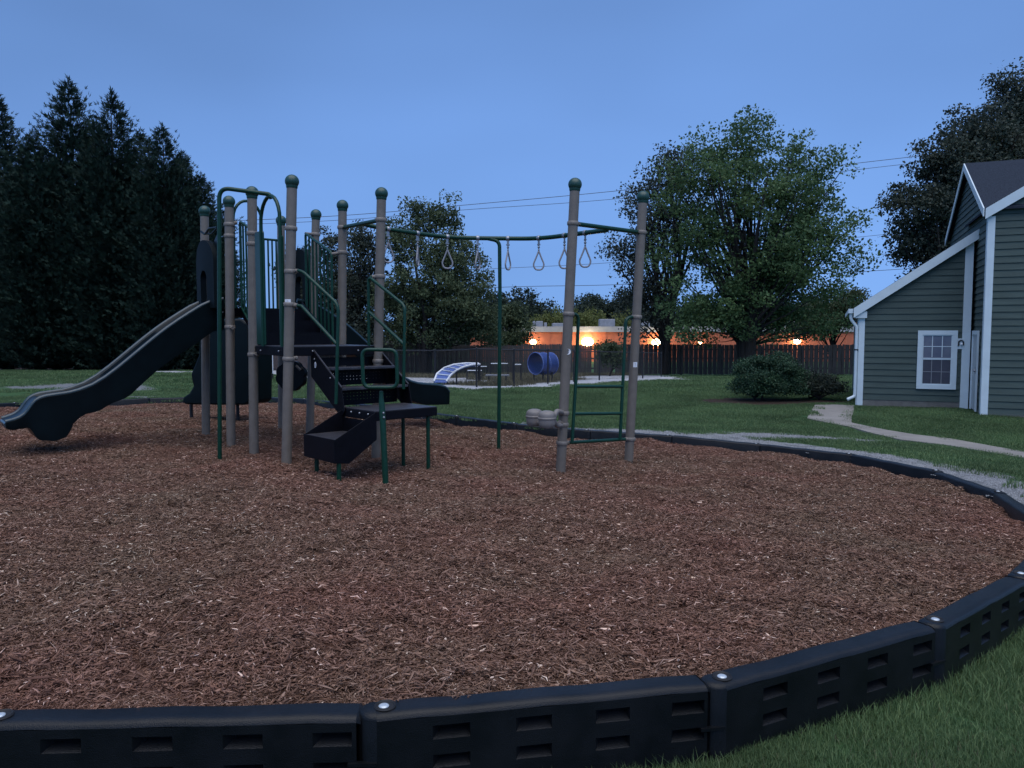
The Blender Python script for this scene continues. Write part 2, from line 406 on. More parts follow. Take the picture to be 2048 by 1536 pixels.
white = np.maximum.reduce([
    seg_dist(fx, fy, [h(870, 772), h(953, 776), h(1028, 774), h(1096, 769), h(1199, 762), h(1286, 759), h(1323, 754)], [1.0, .8, .7, .8, 1.4, 2.2, 1.2]),
    seg_dist(fx, fy, [h(640, 744), h(740, 758), h(860, 762)], [2.0, 3.5, 2.6]),
    seg_dist(fx, fy, [h(930, 757), h(1010, 757)], [1.2, .8]), seg_dist(fx, fy, [h(1160, 756), h(1270, 752), h(1310, 754)], [1.2, 2.4, 1.2]),
    seg_dist(fx, fy, [h(310, 743.5), h(400, 743), h(500, 744), h(620, 744)], [1.4, 1.4, 1.8, 2.0])])
pk = [h(560, 746), h(870, 768), h(953, 777), h(1028, 775), h(1096, 770), h(1199, 763), h(1286, 760), h(1323, 755)]
pkx = np.array([p[0] for p in pk]); pky = np.array([p[1] for p in pk])
dry = ((fy > np.interp(fx, pkx, pky)) & (fx > pkx[0]) & (fx < pkx[-1]) & (fy < 48)).astype(float) * .62
bed = np.maximum(seg_dist(fx, fy, [(5.8, 20.6), (7.4, 20.5), (8.6, 20.4)], [1.0, .9, .6]), seg_dist(fx, fy, [(-16, 46), (-24, 42), (-40, 42)], [3, 2, 2]) * 0)
dark_litter = ((fx < -12) & (fy > 40)).astype(float)
bed = np.maximum(bed, dark_litter * .8)
nx_, ny_ = len(xs), len(ys)
idx = np.arange(nx_ * ny_).reshape(ny_, nx_)
quads = np.stack([idx[:-1, :-1], idx[:-1, 1:], idx[1:, 1:], idx[1:, :-1]], -1).reshape(-1, 4)
ZZf = ZZ.ravel() - .12 * sstep(-.15, -.6, D)
g = np_mesh('ground', np.stack([fx, fy, ZZf], 1), quads, m_ground, attrs=dict(gravel=('POINT', grav), white=('POINT', white), dry=('POINT', dry), bed=('POINT', bed)), smooth=True)
kind(g, 'structure')

# concrete path by the house, a real slab just proud of the lawn
pa = [(1630, 811), (1622, 824), (1614, 838), (1650, 846), (1700, 855), (1744, 868), (1800, 881), (1900, 893), (2000, 910), (2100, 927), (2300, 962)]
pb = [(1708, 812), (1707, 824), (1703, 836), (1703, 847), (1730, 853), (1775, 862), (1830, 871), (1900, 879), (2000, 897), (2100, 914), (2300, 946)]
A_ = [ground_hit(*p) for p in pa]; B_ = [ground_hit(*p) for p in pb]
mb = MB(); vs = []
for a, b in zip(A_, B_):
    for t in (0, .5, 1):
        p = a.lerp(b, t); vs.append(V(p.x, p.y, G(p.x, p.y) + .02))
n = len(A_); up = [v.copy() for v in vs]; dn = [v - V(0, 0, .12) for v in vs]
fs = []
for i in range(n - 1):
    for k in range(2): a = i * 3 + k; fs.append((a, a + 1, a + 4, a + 3))
m3 = len(vs)
for i in range(n - 1):
    fs.append((i * 3, (i + 1) * 3, (i + 1) * 3 + m3, i * 3 + m3)); fs.append((i * 3 + 2, i * 3 + 2 + m3, (i + 1) * 3 + 2 + m3, (i + 1) * 3 + 2))
mb.add(up + dn, fs)
kind(mb.build('path', m_conc), 'structure')

# ------------------------------------------------------------------ mulch
def mulch_material():
    m = bpy.data.materials.new('bark_mulch'); m.use_nodes = True; nt = m.node_tree; b = nt.nodes['Principled BSDF']
    b.inputs['Roughness'].default_value = .9; b.inputs['Specular IOR Level'].default_value = .2
    at = nt.nodes.new('ShaderNodeAttribute'); at.attribute_name = 'tint'
    r = nt.nodes.new('ShaderNodeValToRGB'); e = r.color_ramp.elements
    e[0].position = 0; e[0].color = (.045, .022, .015, 1); e[1].position = 1; e[1].color = (.78, .60, .48, 1)
    for p, c in ((.45, (.195, .112, .080, 1)), (.80, (.33, .212, .160, 1)), (.93, (.44, .31, .25, 1))):
        k = e.new(p); k.color = c
    nt.links.new(at.outputs['Fac'], r.inputs['Fac'])
    oi = nt.nodes.new('ShaderNodeNewGeometry')
    no = nt.nodes.new('ShaderNodeTexNoise'); no.inputs['Scale'].default_value = .55; no.inputs['Detail'].default_value = 5; no.inputs['Roughness'].default_value = .65
    nt.links.new(oi.outputs['Position'], no.inputs['Vector'])
    mr = nt.nodes.new('ShaderNodeMapRange'); mr.inputs['From Min'].default_value = .36; mr.inputs['From Max'].default_value = .64
    nt.links.new(no.outputs['Fac'], mr.inputs['Value'])
    mm = nt.nodes.new('ShaderNodeMix'); mm.data_type = 'RGBA'; mm.blend_type = 'MULTIPLY'; mm.inputs['Factor'].default_value = 1
    tint = nt.nodes.new('ShaderNodeMix'); tint.data_type = 'RGBA'; tint.inputs['A'].default_value = (1.06, .93, .94, 1); tint.inputs['B'].default_value = (.95, 1.04, 1.0, 1)
    nt.links.new(mr.outputs['Result'], tint.inputs['Factor'])
    nt.links.new(r.outputs['Color'], mm.inputs['A']); nt.links.new(tint.outputs['Result'], mm.inputs['B'])
    nt.links.new(mm.outputs['Result'], b.inputs['Base Color'])
    return m
m_mulch = mulch_material()
mx_ = np.arange(-11.7, 5.5, .09); my_ = np.arange(2.4, 18.8, .09)
MX, MY = np.meshgrid(mx_, my_); dm = inside_dist(MX.ravel(), MY.ravel())
mz = CZ + Graw(MX, MY).ravel() + mulch_off(MX, MY).ravel() - .02
ok = (dm < -.005)
ii = np.arange(MX.size).reshape(MX.shape)
mq = np.stack([ii[:-1, :-1], ii[:-1, 1:], ii[1:, 1:], ii[1:, :-1]], -1).reshape(-1, 4)
mq = mq[ok[mq].all(1)]
mo = np_mesh('mulch_bed', np.stack([MX.ravel(), MY.ravel(), mz], 1), mq, m_mulch, attrs=dict(tint=('POINT', .12 + .2 * rng.random(MX.size))), smooth=True)
kind(mo, 'structure')

def chip_patch(seed, n, size, lmin, lmax, wscale=1.0):
    r = np.random.default_rng(seed)
    c = np.stack([(r.random(n) - .5) * size, (r.random(n) - .5) * size, r.random(n) ** 1.3 * .034 - .010], 1)
    Ln = lmin + (lmax - lmin) * r.random(n) ** 2.2; Wd = (.0024 + .0056 * r.random(n) ** 2) * wscale
    az = r.random(n) * 2 * math.pi; tl = r.normal(0, .28, n); bend = r.normal(0, .22, n)
    roll = r.random(n) * math.pi
    big = r.random(n) < .015; Wd[big] *= 1.8; Ln[big] *= 1.3
    d = np.stack([np.cos(az) * np.cos(tl), np.sin(az) * np.cos(tl), np.sin(tl)], 1)
    s = np.stack([-np.sin(az), np.cos(az), np.zeros(n)], 1); u = np.cross(d, s)
    a1 = s * np.cos(roll)[:, None] + u * np.sin(roll)[:, None]; a2 = -s * np.sin(roll)[:, None] + u * np.cos(roll)[:, None]
    V_ = []; 
    for t in (-.5, 0, .5):
        cen = c + d * (Ln * t)[:, None] + s * (bend * Ln * (1 - (2 * t) ** 2))[:, None] + u * (bend * .4 * Ln * (1 - (2 * t) ** 2))[:, None]
        w = Wd * (1 if t == 0 else .45)
        for ang in (0, 2.094, 4.189):
            V_.append(cen + a1 * (w * math.cos(ang))[:, None] + a2 * (w * .5 * math.sin(ang))[:, None])
    Vv = np.stack(V_, 1).reshape(-1, 3)
    base = (np.arange(n) * 9)[:, None]
    Q = []
    for k in (0, 3):
        for j in range(3): Q.append(base + np.array([k + j, k + (j + 1) % 3, k + 3 + (j + 1) % 3, k + 3 + j]))
    Q = np.concatenate(Q, 1).reshape(-1, 4)
    t = np.clip(r.beta(2.2, 2.6, n) * .9, 0, .9); t[r.random(n) < .012] = .97; t[r.random(n) < .004] = 1.0
    return Vv, Q, np.repeat(t, 9)
def grass_patch(seed, n, size, hmin, hmax, w):
    r = np.random.default_rng(seed)
    c = np.stack([(r.random(n) - .5) * size, (r.random(n) - .5) * size, np.full(n, -.005)], 1)
    hh = hmin + (hmax - hmin) * r.random(n); az = r.random(n) * 2 * math.pi; lean = r.random(n) * .9
    d = np.stack([np.cos(az), np.sin(az), np.zeros(n)], 1); s = np.stack([-np.sin(az), np.cos(az), np.zeros(n)], 1)
    up = np.array([0, 0, 1.0]); P = []
    for t, ww in ((0, 1), (.5, .8), (1, .08)):
        cen = c + up * (hh * t * (1 - .25 * lean * t))[:, None] + d * (hh * lean * t * t)[:, None]
        P += [cen - s * (w * ww), cen + s * (w * ww)]
    Vv = np.stack(P, 1).reshape(-1, 3); base = (np.arange(n) * 6)[:, None]
    Q = np.concatenate([base + np.array([0, 1, 3, 2]), base + np.array([2, 3, 5, 4])], 1).reshape(-1, 4)
    return Vv, Q, np.repeat(r.random(n) ** 1.5, 6)
m_blade = mat('grass_blades', (.058, .112, .044), .6, col2=(.155, .225, .095), posvar=.7, attr='tint', transl=.3, spec=.25)
m_drygrass = mat('dry_grass_blades', (.09, .085, .05), .8, col2=(.20, .18, .12), attr='tint', transl=.3, spec=.2)
m_stone = mat('gravel_stones', (.09, .095, .10), .9, col2=(.24, .25, .265), attr='tint')

def scatter(name, pts, rots, scl, protos, colname):
    """one object whose geometry nodes place small patches of real mesh"""
    col = bpy.data.collections.new(colname)
    for p in protos: col.objects.link(p)
    me = bpy.data.meshes.new(name); me.vertices.add(len(pts)); me.vertices.foreach_set('co', np.asarray(pts, np.float32).ravel())
    a = me.attributes.new('rot', 'FLOAT_VECTOR', 'POINT'); a.data.foreach_set('vector', np.asarray(rots, np.float32).ravel())
    a = me.attributes.new('scl', 'FLOAT', 'POINT'); a.data.foreach_set('value', np.asarray(scl, np.float32))
    a = me.attributes.new('pick', 'INT', 'POINT'); a.data.foreach_set('value', rng.integers(0, len(protos), len(pts)).astype(np.int32))
    o = bpy.data.objects.new(name, me); C.objects.link(o); kind(o, 'stuff')
    nt = bpy.data.node_groups.new(name + '_nodes', 'GeometryNodeTree')
    nt.interface.new_socket('Geometry', in_out='INPUT', socket_type='NodeSocketGeometry'); nt.interface.new_socket('Geometry', in_out='OUTPUT', socket_type='NodeSocketGeometry')
    gi = nt.nodes.new('NodeGroupInput'); go = nt.nodes.new('NodeGroupOutput')
    ci = nt.nodes.new('GeometryNodeCollectionInfo'); ci.inputs['Collection'].default_value = col; ci.inputs['Separate Children'].default_value = True; ci.inputs['Reset Children'].default_value = True
    ip = nt.nodes.new('GeometryNodeInstanceOnPoints'); ip.inputs['Pick Instance'].default_value = True
    def na(n, t):
        x = nt.nodes.new('GeometryNodeInputNamedAttribute'); x.data_type = t; x.inputs['Name'].default_value = n; return x.outputs['Attribute']
    mp_ = nt.nodes.new('GeometryNodeMeshToPoints')
    nt.links.new(gi.outputs[0], mp_.inputs['Mesh']); nt.links.new(mp_.outputs['Points'], ip.inputs['Points'])
    nt.links.new(ci.outputs[0], ip.inputs['Instance'])
    nt.links.new(na('rot', 'FLOAT_VECTOR'), ip.inputs['Rotation']); nt.links.new(na('scl', 'FLOAT'), ip.inputs['Scale']); nt.links.new(na('pick', 'INT'), ip.inputs['Instance Index'])
    nt.links.new(ip.outputs['Instances'], go.inputs[0])
    md = o.modifiers.new('scatter', 'NODES'); md.node_group = nt
    return o
def orient(x, y, fz, e=.12, twist=None):
    """euler rotations that lay a patch on the surface fz"""
    gx = (fz(x + e, y) - fz(x - e, y)) / (2 * e); gy = (fz(x, y + e) - fz(x, y - e)) / (2 * e)
    out = np.zeros((len(x), 3)); tw = rng.random(len(x)) * 6.283
    for i in range(len(x)):
        nrm = Vector((-gx[i], -gy[i], 1)).normalized()
        q = Vector((0, 0, 1)).rotation_difference(nrm) @ Matrix.Rotation(tw[i], 3, 'Z').to_quaternion()
        out[i] = q.to_euler()
    return out
def mk(name, pat, m):
    return np_mesh(name, pat[0], pat[1], m, attrs=dict(tint=('POINT', pat[2])), link=False)
surf = lambda x, y: CZ + Graw(x, y) + mulch_off(x, y)
gsurf = lambda x, y: CZ + Grel(x, y)
def in_view(x, y, m=1.6): return (np.abs(x) < (y * .68 + m)) & (y > .3)
# near mulch (fine chips) and far mulch (same chips, a little larger patches)
st = .20
ax_, ay_ = np.meshgrid(np.arange(-12, 5.6, st), np.arange(2.3, 18.9, st)); ax_ = ax_.ravel() + rng.normal(0, .04, ax_.size); ay_ = ay_.ravel() + rng.normal(0, .04, ay_.size)
dd = inside_dist(ax_, ay_); okm = (dd < -.15) & in_view(ax_, ay_)
ax_, ay_ = ax_[okm], ay_[okm]
az_ = surf(ax_, ay_)
chips = [mk('chip_patch', chip_patch(100 + k, 640, .30, .012, .066), m_mulch) for k in range(6)]
eg = np.concatenate([np.linspace(loop[k], loop[(k + 1) % len(loop)], 3, endpoint=False) for k in range(len(loop))]); ed = np.roll(eg, -1, 0) - eg; ed /= np.linalg.norm(ed, axis=1)[:, None] + 1e-9
eg = eg + np.stack([-ed[:, 1], ed[:, 0]], 1) * .135; kk = in_view(eg[:, 0], eg[:, 1]); ax_ = np.concatenate([ax_, eg[kk, 0]]); ay_ = np.concatenate([ay_, eg[kk, 1]]); az_ = surf(ax_, ay_)
scl_ = .9 + .25 * rng.random(len(ax_)); scl_[-int(kk.sum()):] = .52
scatter('bark_chips', np.stack([ax_, ay_, az_], 1), orient(ax_, ay_, surf), scl_, chips, 'chip_sources')

big = [mk('large_chip_patch', chip_patch(150 + k, 9, .5, .05, .12, 2.0), m_mulch) for k in range(4)]
a_, b_ = np.meshgrid(np.arange(-12, 5.6, .42), np.arange(2.6, 18.9, .42)); a_ = a_.ravel() + rng.normal(0, .12, a_.size); b_ = b_.ravel() + rng.normal(0, .12, b_.size)
kk = (inside_dist(a_, b_) < -.3) & in_view(a_, b_) & (rng.random(a_.size) < .8); a_, b_ = a_[kk], b_[kk]
scatter('large_bark_pieces', np.stack([a_, b_, surf(a_, b_) + .012], 1), orient(a_, b_, surf), .5 + .6 * rng.random(len(a_)), big, 'large_chip_sources')
# grass: near tufts, mid lawn, dry park grass
def grass_field(name, x0, x1, y0, y1, st, protos, colname, cond, sc=(.85, 1.2), jit=.3):
    a, b = np.meshgrid(np.arange(x0, x1, st), np.arange(y0, y1, st)); a = a.ravel() + rng.normal(0, st * jit, a.size); b = b.ravel() + rng.normal(0, st * jit, b.size)
    k = cond(a, b) & in_view(a, b); a, b = a[k], b[k]
    scatter(name, np.stack([a, b, gsurf(a, b)], 1), orient(a, b, gsurf), sc[0] + (sc[1] - sc[0]) * rng.random(len(a)), protos, colname)
def mask_at(arr):
    A2 = arr.reshape(ny_, nx_)
    def f(x, y):
        i = np.clip(np.searchsorted(xs, x), 0, nx_ - 1); j = np.clip(np.searchsorted(ys, y), 0, ny_ - 1); return A2[j, i]
    return f
f_gr, f_wh, f_dry, f_bed = mask_at(grav), mask_at(white), mask_at(dry), mask_at(bed)
# concrete polygon test
PX = [(p.x, p.y) for p in A_] + [(p.x, p.y) for p in reversed(B_)]
def in_path(x, y):
    ins = np.zeros(np.shape(x), bool)
    for (ax0, ay0), (bx0, by0) in zip(PX, PX[1:] + PX[:1]):
        ins ^= ((ay0 > y) != (by0 > y)) & (x < (bx0 - ax0) * (y - ay0) / (by0 - ay0 + 1e-12) + ax0)
    return ins
def lawn_ok(a, b):
    return (inside_dist(a, b) > .0) & (f_gr(a, b) + rng.normal(0, .05, len(a)) < .46) & (f_wh(a, b) < .5) & (f_dry(a, b) < .3) & (f_bed(a, b) < .5) & ~in_path(a, b) & ~in_path(a, b + .12) & ~in_path(a, b - .12)
near_g = [mk('grass_patch', grass_patch(200 + k, 1000, .30, .015, .048, .0013), m_blade) for k in range(4)]
mid_g = [mk('grass_patch', grass_patch(220 + k, 700, .60, .02, .055, .0032), m_blade) for k in range(4)]
far_g = [mk('grass_patch', grass_patch(230 + k, 500, 1.2, .03, .07, .009), m_blade) for k in range(3)]
dry_g = [mk('grass_patch', grass_patch(240 + k, 300, 1.2, .05, .22, .008), m_drygrass) for k in range(3)]
grass_field('lawn_grass_near', -2, 8, 1.2, 7, .17, near_g, 'grass_near_sources', lawn_ok)
grass_field('dead_grass_near', -2, 8, 1.2, 7, .30, [mk('grass_patch', grass_patch(260, 90, .30, .015, .05, .0015), m_drygrass)], 'grass_dead_sources', lawn_ok)
grass_field('lawn_grass', -14, 16, 7, 24, .36, mid_g, 'grass_mid_sources', lawn_ok)
grass_field('lawn_grass_far', -30, 22, 24, 45, .8, far_g, 'grass_far_sources', lawn_ok)
grass_field('dry_park_grass', -14, 9, 26, 46, .7, dry_g, 'grass_dry_sources', lambda a, b: (f_dry(a, b) > .3) & (f_wh(a, b) < .42) & (np.sin(a * 1.3) * np.sin(b * .9 + a * .4) > -.55), sc=(.5, 1.3))
tall_g = [mk('grass_patch', grass_patch(270 + k, 160, .22, .03, .085, .0015), m_blade) for k in range(3)]
eg2 = np.concatenate([np.linspace(loop[k], loop[(k + 1) % len(loop)], 4, endpoint=False) for k in range(len(loop))]); e2 = np.roll(eg2, -1, 0) - eg2; e2 /= np.linalg.norm(e2, axis=1)[:, None] + 1e-9
eg2 = eg2 + np.stack([e2[:, 1], -e2[:, 0]], 1) * (.13 + .05 * rng.random(len(eg2)))[:, None]; kk = in_view(eg2[:, 0], eg2[:, 1]) & (eg2[:, 1] < 6.5) & (rng.random(len(eg2)) < .8); eg2 = eg2[kk]
scatter('border_grass_tufts', np.stack([eg2[:, 0], eg2[:, 1], gsurf(eg2[:, 0], eg2[:, 1])], 1), orient(eg2[:, 0], eg2[:, 1], gsurf), .6 + .6 * rng.random(len(eg2)), tall_g, 'tuft_sources')
# gravel stones
def stone_patch(seed, n, size):
    r = np.random.default_rng(seed); c = np.stack([(r.random(n) - .5) * size, (r.random(n) - .5) * size, np.zeros(n)], 1)
    s = .003 + .007 * r.random(n) ** 2; oct_ = np.array([[1, 0, 0], [0, 1, 0], [-1, 0, 0], [0, -1, 0], [0, 0, .8]])
    Vv = (c[:, None, :] + oct_[None] * (s[:, None, None]) * (.7 + .6 * r.random((n, 5, 1)))).reshape(-1, 3)
    base = (np.arange(n) * 5)[:, None]; Q = np.concatenate([base + np.array([k, (k + 1) % 4, 4]) for k in range(4)], 1).reshape(-1, 3)
    return Vv, Q, np.repeat(r.random(n), 5)
stones = [mk('stone_patch', stone_patch(300 + k, 700, .35), m_stone) for k in range(3)]
grass_field('gravel_stones', -10, 9, 4, 21, .26, stones, 'stone_sources', lambda a, b: (inside_dist(a, b) > .12) & (f_gr(a, b) > .48) & ~in_path(a, b))

# ------------------------------------------------------------------ border sections
NB = len(nodes)
BW, BH = .125, .30
def border_section_meshes(Ls):
    """local: x along, outward -y, z up from ground"""
    b = MB(); w = BW / 2; L0, L1 = -.055, Ls - .075
    # outer face with pockets
    pk_x = [.17 + k * (Ls - .10) / 4 for k in range(4)]; pw = .135
    xc = sorted([L0 + .03, L1 - .01] + [p for p in pk_x] + [p + pw for p in pk_x])
    rows = [(.090, .138), (.195, .246)]
    zc = [-.08, .090, .138, .195, .246, BH - .022]
    P = lambda x, y, z: V(x, y, z)
    for i in range(len(xc) - 1):
        for j in range(len(zc) - 1):
            x0, x1, z0, z1 = xc[i], xc[i + 1], zc[j], zc[j + 1]
            if (z0, z1) in rows and any(abs(x0 - p) < 1e-6 for p in pk_x):
                d = .042; f = [P(x0, -w, z0), P(x1, -w, z0), P(x1, -w, z1), P(x0, -w, z1)]
                q = [P(x0 + .03, -w + d, z0 + .020), P(x1 - .004, -w + d, z0 + .020), P(x1 - .004, -w + d * .5, z1 - .002), P(x0 + .03, -w + d * .5, z1 - .002)]
                b.add(f + q, [(0, 1, 5, 4), (1, 2, 6, 5), (2, 3, 7, 6), (3, 0, 4, 7), (4, 5, 6, 7)])
            else: b.add([P(x0, -w, z0), P(x1, -w, z0), P(x1, -w, z1), P(x0, -w, z1)], [(0, 1, 2, 3)])
    # rounded shoulders, top, inner face
    prof = [(-w, BH - .022), (-w + .005, BH - .010), (-w + .014, BH - .003), (-w + .030, BH + .001), (-w + .045, BH), (w - .022, BH - .001), (w - .008, BH - .006), (w, BH - .018), (w, -.08)]
    xa, xb = xc[0], xc[-1]; nseg = 8
    vs = []; fs = []
    for k in range(nseg + 1):
        x = xa + (xb - xa) * k / nseg; sag = .003 * math.sin(k * 2.1)
        vs += [P(x, y, z + (sag if z > .2 else 0)) for y, z in prof]
    m = len(prof)
    for k in range(nseg):
        for j in range(m - 1): a = k * m + j; fs.append((a, a + m, a + m + 1, a + 1))
    b.add(vs, fs)
    # square end (chamfered) and round bolt end
    def cap(x, dx):
        e = [P(x, y, z) for y, z in prof] + [P(x, -w, -.08)]
        e2 = [P(x + dx, y * .86, z - (.010 if z > .2 else 0)) for y, z in prof] + [P(x + dx, -w * .86, -.08)]
        n_ = len(e); f = [(i, i + 1, n_ + i + 1, n_ + i) for i in range(n_ - 1)]
        if dx < 0: f = [tuple(reversed(q)) for q in f]
        b.add(e + e2, f + [tuple(range(n_, 2 * n_)) if dx > 0 else tuple(range(2 * n_ - 1, n_ - 1, -1))])
    cap(xb, .014)
    # rounded end: half-cylinder column
    cols = 9; R0 = w
    ring = []
    pr = [(0, -.08), (0, BH - .018), (.006, BH - .006), (.02, BH + .002), (w * .999, BH + .002)]
    vs = []
    for k in range(cols):
        a = math.pi / 2 + math.pi * k / (cols - 1)
        for inset, z in pr: vs.append(P(xa + math.cos(a) * (R0 - inset), math.sin(a) * (R0 - inset), z))
    fs = []
    for k in range(cols - 1):
        for j in range(len(pr) - 1): a = k * len(pr) + j; fs.append((a, a + 1, a + len(pr) + 1, a + len(pr)))
    b.add(vs, fs)
    # lip under the joint
    b.box(P(Ls - .115, -w - .012, .125), P(.10, 0, 0), P(0, .02, 0), P(0, 0, .012))
    return b
def build_section(i):
    a = nodes[i]; c = nodes[(i + 1) % NB]; d = c - a; Ls = float(np.hypot(*d)); ang = math.atan2(d[1], d[0])
    za = G0(*a); zc_ = G0(*c)
    rootz = za
    t = thing('border_timber', '', 'border section', (a[0], a[1], rootz), 'black plastic border sections round the mulch')
    b = border_section_meshes(Ls)
    sl = (zc_ - za) / Ls
    mt = Matrix.Rotation(ang, 3, 'Z')
    loc = Vector((a[0], a[1], rootz))
    tilt = R.uniform(-.006, .006)
    b.v = [loc + mt @ Vector((v.x, v.y, v.z + sl * v.x + tilt * v.x)) for v in b.v]
    b.build('body', m_border, t, smooth=True)
    k = MB(); cc = loc + mt @ V(.008, 0, 0)
    n = 20; r1, r2 = .034, .026; zt = BH + .0045
    vs = [cc + V(math.cos(q) * rr, math.sin(q) * rr, zz) for rr, zz in ((.040, BH + .0035), (.036, BH + .009), (.031, BH + .0055), (.030, BH + .0038)) for q in [2 * math.pi * j / n for j in range(n)]]
    fs = [(s * n + j, s * n + (j + 1) % n, (s + 1) * n + (j + 1) % n, (s + 1) * n + j) for s in range(3) for j in range(n)] + [tuple(3 * n + j for j in range(n))]
    k.add(vs, fs); k.build('bolt_recess', m_hole, t, smooth=True)
    k = MB(); k.sphere(cc + V(R.uniform(-.004, .004), -.004, BH + .005), .019, .35); k.build('bolt', m_bolt, t, smooth=True)
    return t
sections = [build_section(i) for i in range(NB)]
# every section is named by where it lies
ordn = ['first', 'second', 'third', 'fourth', 'fifth', 'sixth', 'seventh', 'eighth', 'ninth', 'tenth', 'eleventh', 'twelfth', 'thirteenth', 'fourteenth', 'fifteenth', 'sixteenth', 'seventeenth', 'eighteenth', 'nineteenth', 'twentieth']
zc = {}
for i, t in enumerate(sections):
    x, y = (nodes[i] + nodes[(i + 1) % NB]) / 2
    if i == 0: l = 'long black border section cut by the left frame edge in the near foreground'
    elif i == 1: l = 'nearest black border section, bottom centre, with its bolt at the left end'
    elif i == 2: l = 'black border section right of centre in the foreground, grass at its foot'
    elif i == 3: l = 'black border section rising to the right frame edge beside the lawn'
    else:
        zone = ('on the right mulch curve, %s beyond the foreground ones' if x > 0 and y > 4 else
                'along the far mulch edge, %s leftward from the ring climber' if y > 12.9 and x > -7.3 else
                'round the left of the mulch, %s past the far corner')
        zc[zone] = zc.get(zone, 0) + 1; l = 'dark border section ' + zone % ordn[zc[zone] - 1]
    t['label'] = l

# ------------------------------------------------------------------ playset
def postpt(P_, z): # point on a leaning post at height z
    a, b = P_; t = (z - a.z) / (b.z - a.z); return a.lerp(b, t)
DEP = dict(A0=8.95, A1=9.70, A2=10.42, A3=11.25, B0=9.72, B1=10.7, B2=11.5, B3=12.1, O0=9.16, O1=10.0)
PIX = dict(A0=((573, 935), (584, 364)), A1=((508, 908), (504, 386)), A2=((462, 888), (458, 404)), A3=((412, 868), (409, 423)),
           B0=((752, 925), (763, 388)), B1=((683, 888), (685, 412)), B2=((619, 872), (632, 430)), B3=((564, 862), (562, 442)),
           O0=((1121, 945), (1150, 370)), O1=((1257, 942), (1286, 395)))
play = thing('playset', 'brown and green playground set with black slides, stairs and ring climber on mulch', 'playset', (-2.55, 8.95, M(-2.55, 8.95)))
POST = {}
for k, ((bx, by), (tx, ty)) in PIX.items():
    Y = DEP[k]; top = W(tx, ty, Y); bot = W(bx, by, Y); zb = M(bot.x, bot.y)
    POST[k] = (Vector((bot.x, bot.y, zb)), top)
def post_at(k, py):
    Y = DEP[k]; (bx, by), (tx, ty) = PIX[k]; t = (py - by) / (ty - by); return W(bx + (tx - bx) * t, py, Y)
PR = .058
posts = {}
for k, (b, t) in POST.items():
    d = (t - b).normalized(); m = MB(); n = 24
    m.tube([b - d * .15, t], PR, n)
    posts[k] = m.build('post', m_post, play, smooth=True)
    m = MB(); m.sphere(t + d * .006, .080, .97, 28, 18); m.tube([t - d * .072, t - d * .064, t - d * .04], .064, 24, radii=[.060, .0635, .066])
    m.build('post_cap', m_cap, posts[k], smooth=True)
def clamp(k, py, toward=None, arm=0.0, r=.07, hgt=.05):
    c = post_at(k, py); b, t = POST[k]; d = (t - b).normalized(); m = MB()
    m.tube([c - d * hgt * .5, c - d * hgt * .3, c + d * hgt * .3, c + d * hgt * .5], r, 24, radii=[r - .007, r, r, r - .007])
    if toward is not None:
        q = Vector(toward) - c; q.z *= 0 if arm else 1; L_ = arm or q.length; q.normalize()
        e = c + q * (r + .035); m.tube([c + q * r * .7, e], .024, 12)
        s = q.cross(V(0, 0, 1)).normalized()
        m.tube([c + q * (r + .012) - s * .035, c + q * (r + .012) + s * .035], .011, 8)
        if arm: m.tube([c, c + q * arm], .021, 12)
    m.build('clamp', m_clamp, posts[k], smooth=True); return c
def rel(z): return CZ + z
u = (POST['A3'][0] - POST['A0'][0]); u.z = 0; u.normalize(); v_ = Vector((-u.y, u.x, 0)) * -1
if v_.x < 0: v_ = -v_
Z1, Z2 = rel(-.165), rel(.33)      # deck heights
def flat(k, z): p = postpt(POST[k], z); return Vector((p.x, p.y, z))
def inq(q, s): c = sum(q, Vector()) / 4; return [c + (p - c) * s for p in q]
# decks
def deck(q, z, th=.11):
    q = [Vector((p.x, p.y, z)) for p in q]; m = MB(); m.prism([p - V(0, 0, th) for p in q], V(0, 0, th - .004)); d = m.build('deck', m_deck, play, bevel=.006)
    qq = inq(q, .985); m = MB(); m.prism([p - V(0, 0, .003) for p in qq], V(0, 0, .006)); m.build('deck_surface', m_decktop, d)
    b = MB()
    for t in (.25, .75):
        for a_, c_ in ((q[0], q[1]), (q[0], q[3])):
            p = a_.lerp(c_, t); nrm = (p - (q[0] + q[1] + q[2] + q[3]) / 4); nrm.normalize(); MB().sphere(Vector((p.x, p.y, z - .055)) + nrm * .012, .011, 1, 10, 6).build('bolt_head', m_steel, d, smooth=True)
    return d
deck([flat('A0', Z1), flat('B0', Z1), flat('B1', Z1), flat('A1', Z1)], Z1)
deck([flat('A2', Z2), flat('B2', Z2), flat('B3', Z2), flat('A3', Z2)], Z2)
# inner steps between the decks (bay 1)
a1, b1, a2, b2 = flat('A1', Z1), flat('B1', Z1), flat('A2', Z1), flat('B2', Z1)
m = MB(); ns = 3
for i in range(ns):
    t0, t1 = i / ns, (i + 1) / ns; z = Z1 + (Z2 - Z1) * (i + 1) / (ns + .001) - (.0 if i < ns - 1 else .004)
    q = [a1.lerp(a2, t0), b1.lerp(b2, t0), b1.lerp(b2, t1), a1.lerp(a2, t1)]; c = sum(q, Vector()) / 4; wv = (b1 - a1) * .14
    q = [q[0] + wv, q[1] - wv, q[2] - wv, q[3] + wv]
    q = [Vector((p.x, p.y, z)) for p in q]; m.prism([p - V(0, 0, .03) for p in q], V(0, 0, .03))
    r0, r1 = q[0], q[1]; m.prism([r0 - V(0, 0, .17), r1 - V(0, 0, .17), r1 - V(0, 0, .0302), r0 - V(0, 0, .0302)], (q[3] - q[0]).normalized() * .008)
m.build('inner_steps', m_deck, play)
